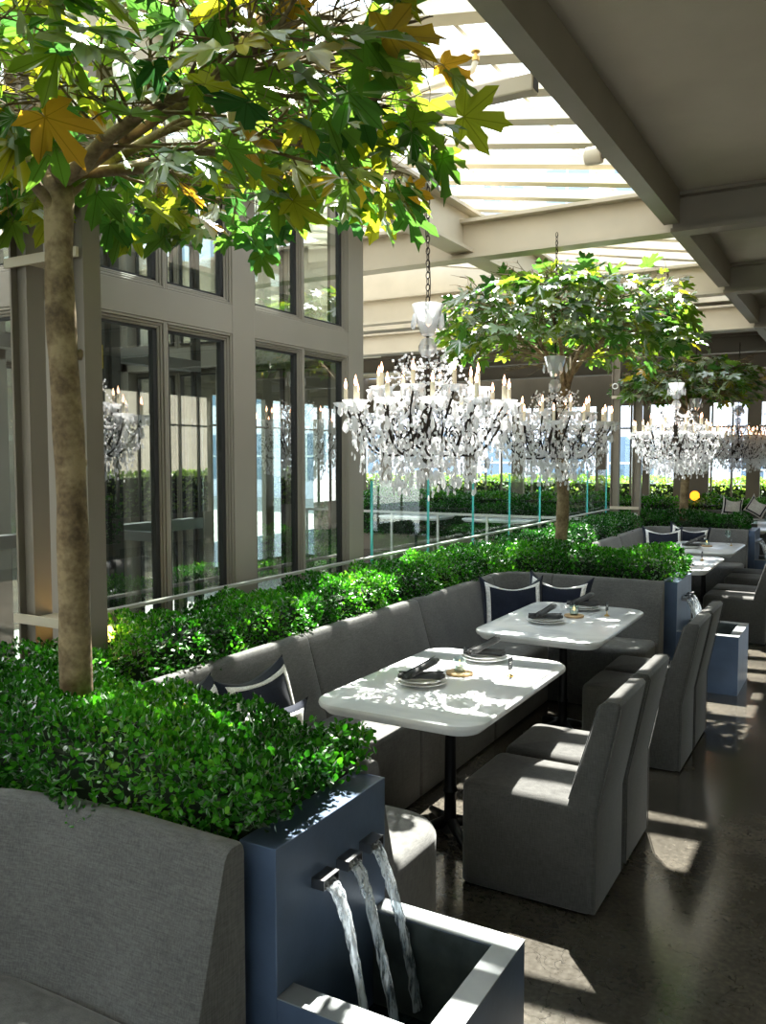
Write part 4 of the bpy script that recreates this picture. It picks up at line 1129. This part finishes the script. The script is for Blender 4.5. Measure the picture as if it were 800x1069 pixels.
# ------------------------------------------------------------------ small fixtures
s = thing('spotlight', 'white round spotlight fixed to the side of the inner ceiling beam', 'light', (-1.43, 5.15, 3.60))
b = MB(); b.lathe([(.001, 0), (.048, 0), (.052, .01), (.052, .09), (.044, .1), (.001, .1)], n=24, mat=Matrix.Rotation(-PI/2, 4, 'Y')@Matrix.Identity(4)); b.build('housing', M['joist'], s, smooth=True)
b = MB(); b.box(0, .06, -.02, .02, -.02, .02); b.build('bracket', M['dark_beam'], s)
s = thing('ceiling_speaker', 'round flush speaker in the solid ceiling at the top right corner', 'speaker', (-.36, 2.95, 3.73))
b = MB(); b.lathe([(.001, -.012), (.09, -.012), (.1, -.004), (.1, 0), (.001, 0)], n=32); b.build('grille', M['dark_beam'], s, smooth=True)
s = thing('sprinkler_pipe', 'pale bent sprinkler pipe with brass head under the skylight', 'pipe', (-1.9, 3.9, 3.60))
b = MB(); b.tube([(-.9, .0, -.02), (-.1, 0, .03), (.13, 0, .05), (.18, 0, .07), (.195, 0, .11)], .015, 10); b.build('pipe', M['joist'], s, smooth='all')
b = MB(); b.lathe([(.018, .11), (.018, .13), (.008, .135), (.008, .15), (.022, .153), (.022, .157), (.001, .157)], (.195, 0, 0), 12); b.build('sprinkler_head', M['brass'], s, smooth=True)
# small amber lamp in the far hedge and warm uplight in the near one
b = MB(); b.lathe([(.001, 0), (.05, .01), (.085, .06), (.08, .13), (.04, .17), (.001, .175)], n=18)
o = b.build('amber_lantern', mk_emit('amber_glow', (1., .35, .02), 1.6), smooth=True, loc=(-2.72, 16.35, 1.0)); tag(o, 'small glowing amber lantern on the far hedge, right of the thick post', 'lantern')
t = thing('garden_spike_light', 'small warm spike light glowing in the hedge beside the steel column', 'light', (-2.93, 2.66, .35))
b = MB(); b.tube([(0, 0, 0), (0, 0, .62)], .008, 8); b.build('spike', M['black_metal'], t)
b = MB(); b.lathe([(.001, .62), (.02, .63), (.024, .66), (.012, .69), (.001, .695)], n=14); b.build('lamp_head', M['flame'], t, smooth=True)
for (x, y, z, e, c, r) in ((-2.90, 2.62, 1.06, 1.2, (1, .6, .2), .03),):
    l = bpy.data.lights.new('spike_glow', 'POINT'); l.energy = e; l.color = c; l.shadow_soft_size = r; lo = bpy.data.objects.new('spike_glow', l); COL.objects.link(lo); lo.location = (x, y, z)
b = MB(); b.loft([(p[0]*.045, p[1]*.045) for p in MO[::-1]], [(0, 0), (0, .002)])
o = b.build('fallen_leaf', M['amber'], loc=(-1.92, 2.03, .99)); o.rotation_euler = (.15, .1, .5); tag(o, 'single orange leaf lying on top of the front hedge', 'leaf')

# ------------------------------------------------------------------ light
w = bpy.data.worlds.new('sky'); sc.world = w; w.use_nodes = True
bg = w.node_tree.nodes['Background']; bg.inputs[0].default_value = (.82, .91, 1, 1); bg.inputs[1].default_value = 3.0
sd = Vector((-.175, .50, .85)).normalized()
l = bpy.data.lights.new('sun', 'SUN'); l.energy = 22; l.angle = math.radians(.55); l.color = (1, .95, .86)
so = bpy.data.objects.new('sun', l); COL.objects.link(so); so.rotation_euler = sd.to_track_quat('Z', 'Y').to_euler(); so.location = (-5, 10, 20)
vs_ = sc.view_settings; vs_.view_transform = 'Standard'; vs_.look = 'None'; vs_.gamma = 1; vs_.use_curve_mapping = False; vs_.exposure = 0.7
cy = sc.cycles; cy.max_bounces = 8; cy.diffuse_bounces = 4; cy.glossy_bounces = 4; cy.transmission_bounces = 6; cy.transparent_max_bounces = 24
cy.caustics_reflective = False; cy.caustics_refractive = False; cy.sample_clamp_indirect = 6; cy.use_denoising = True
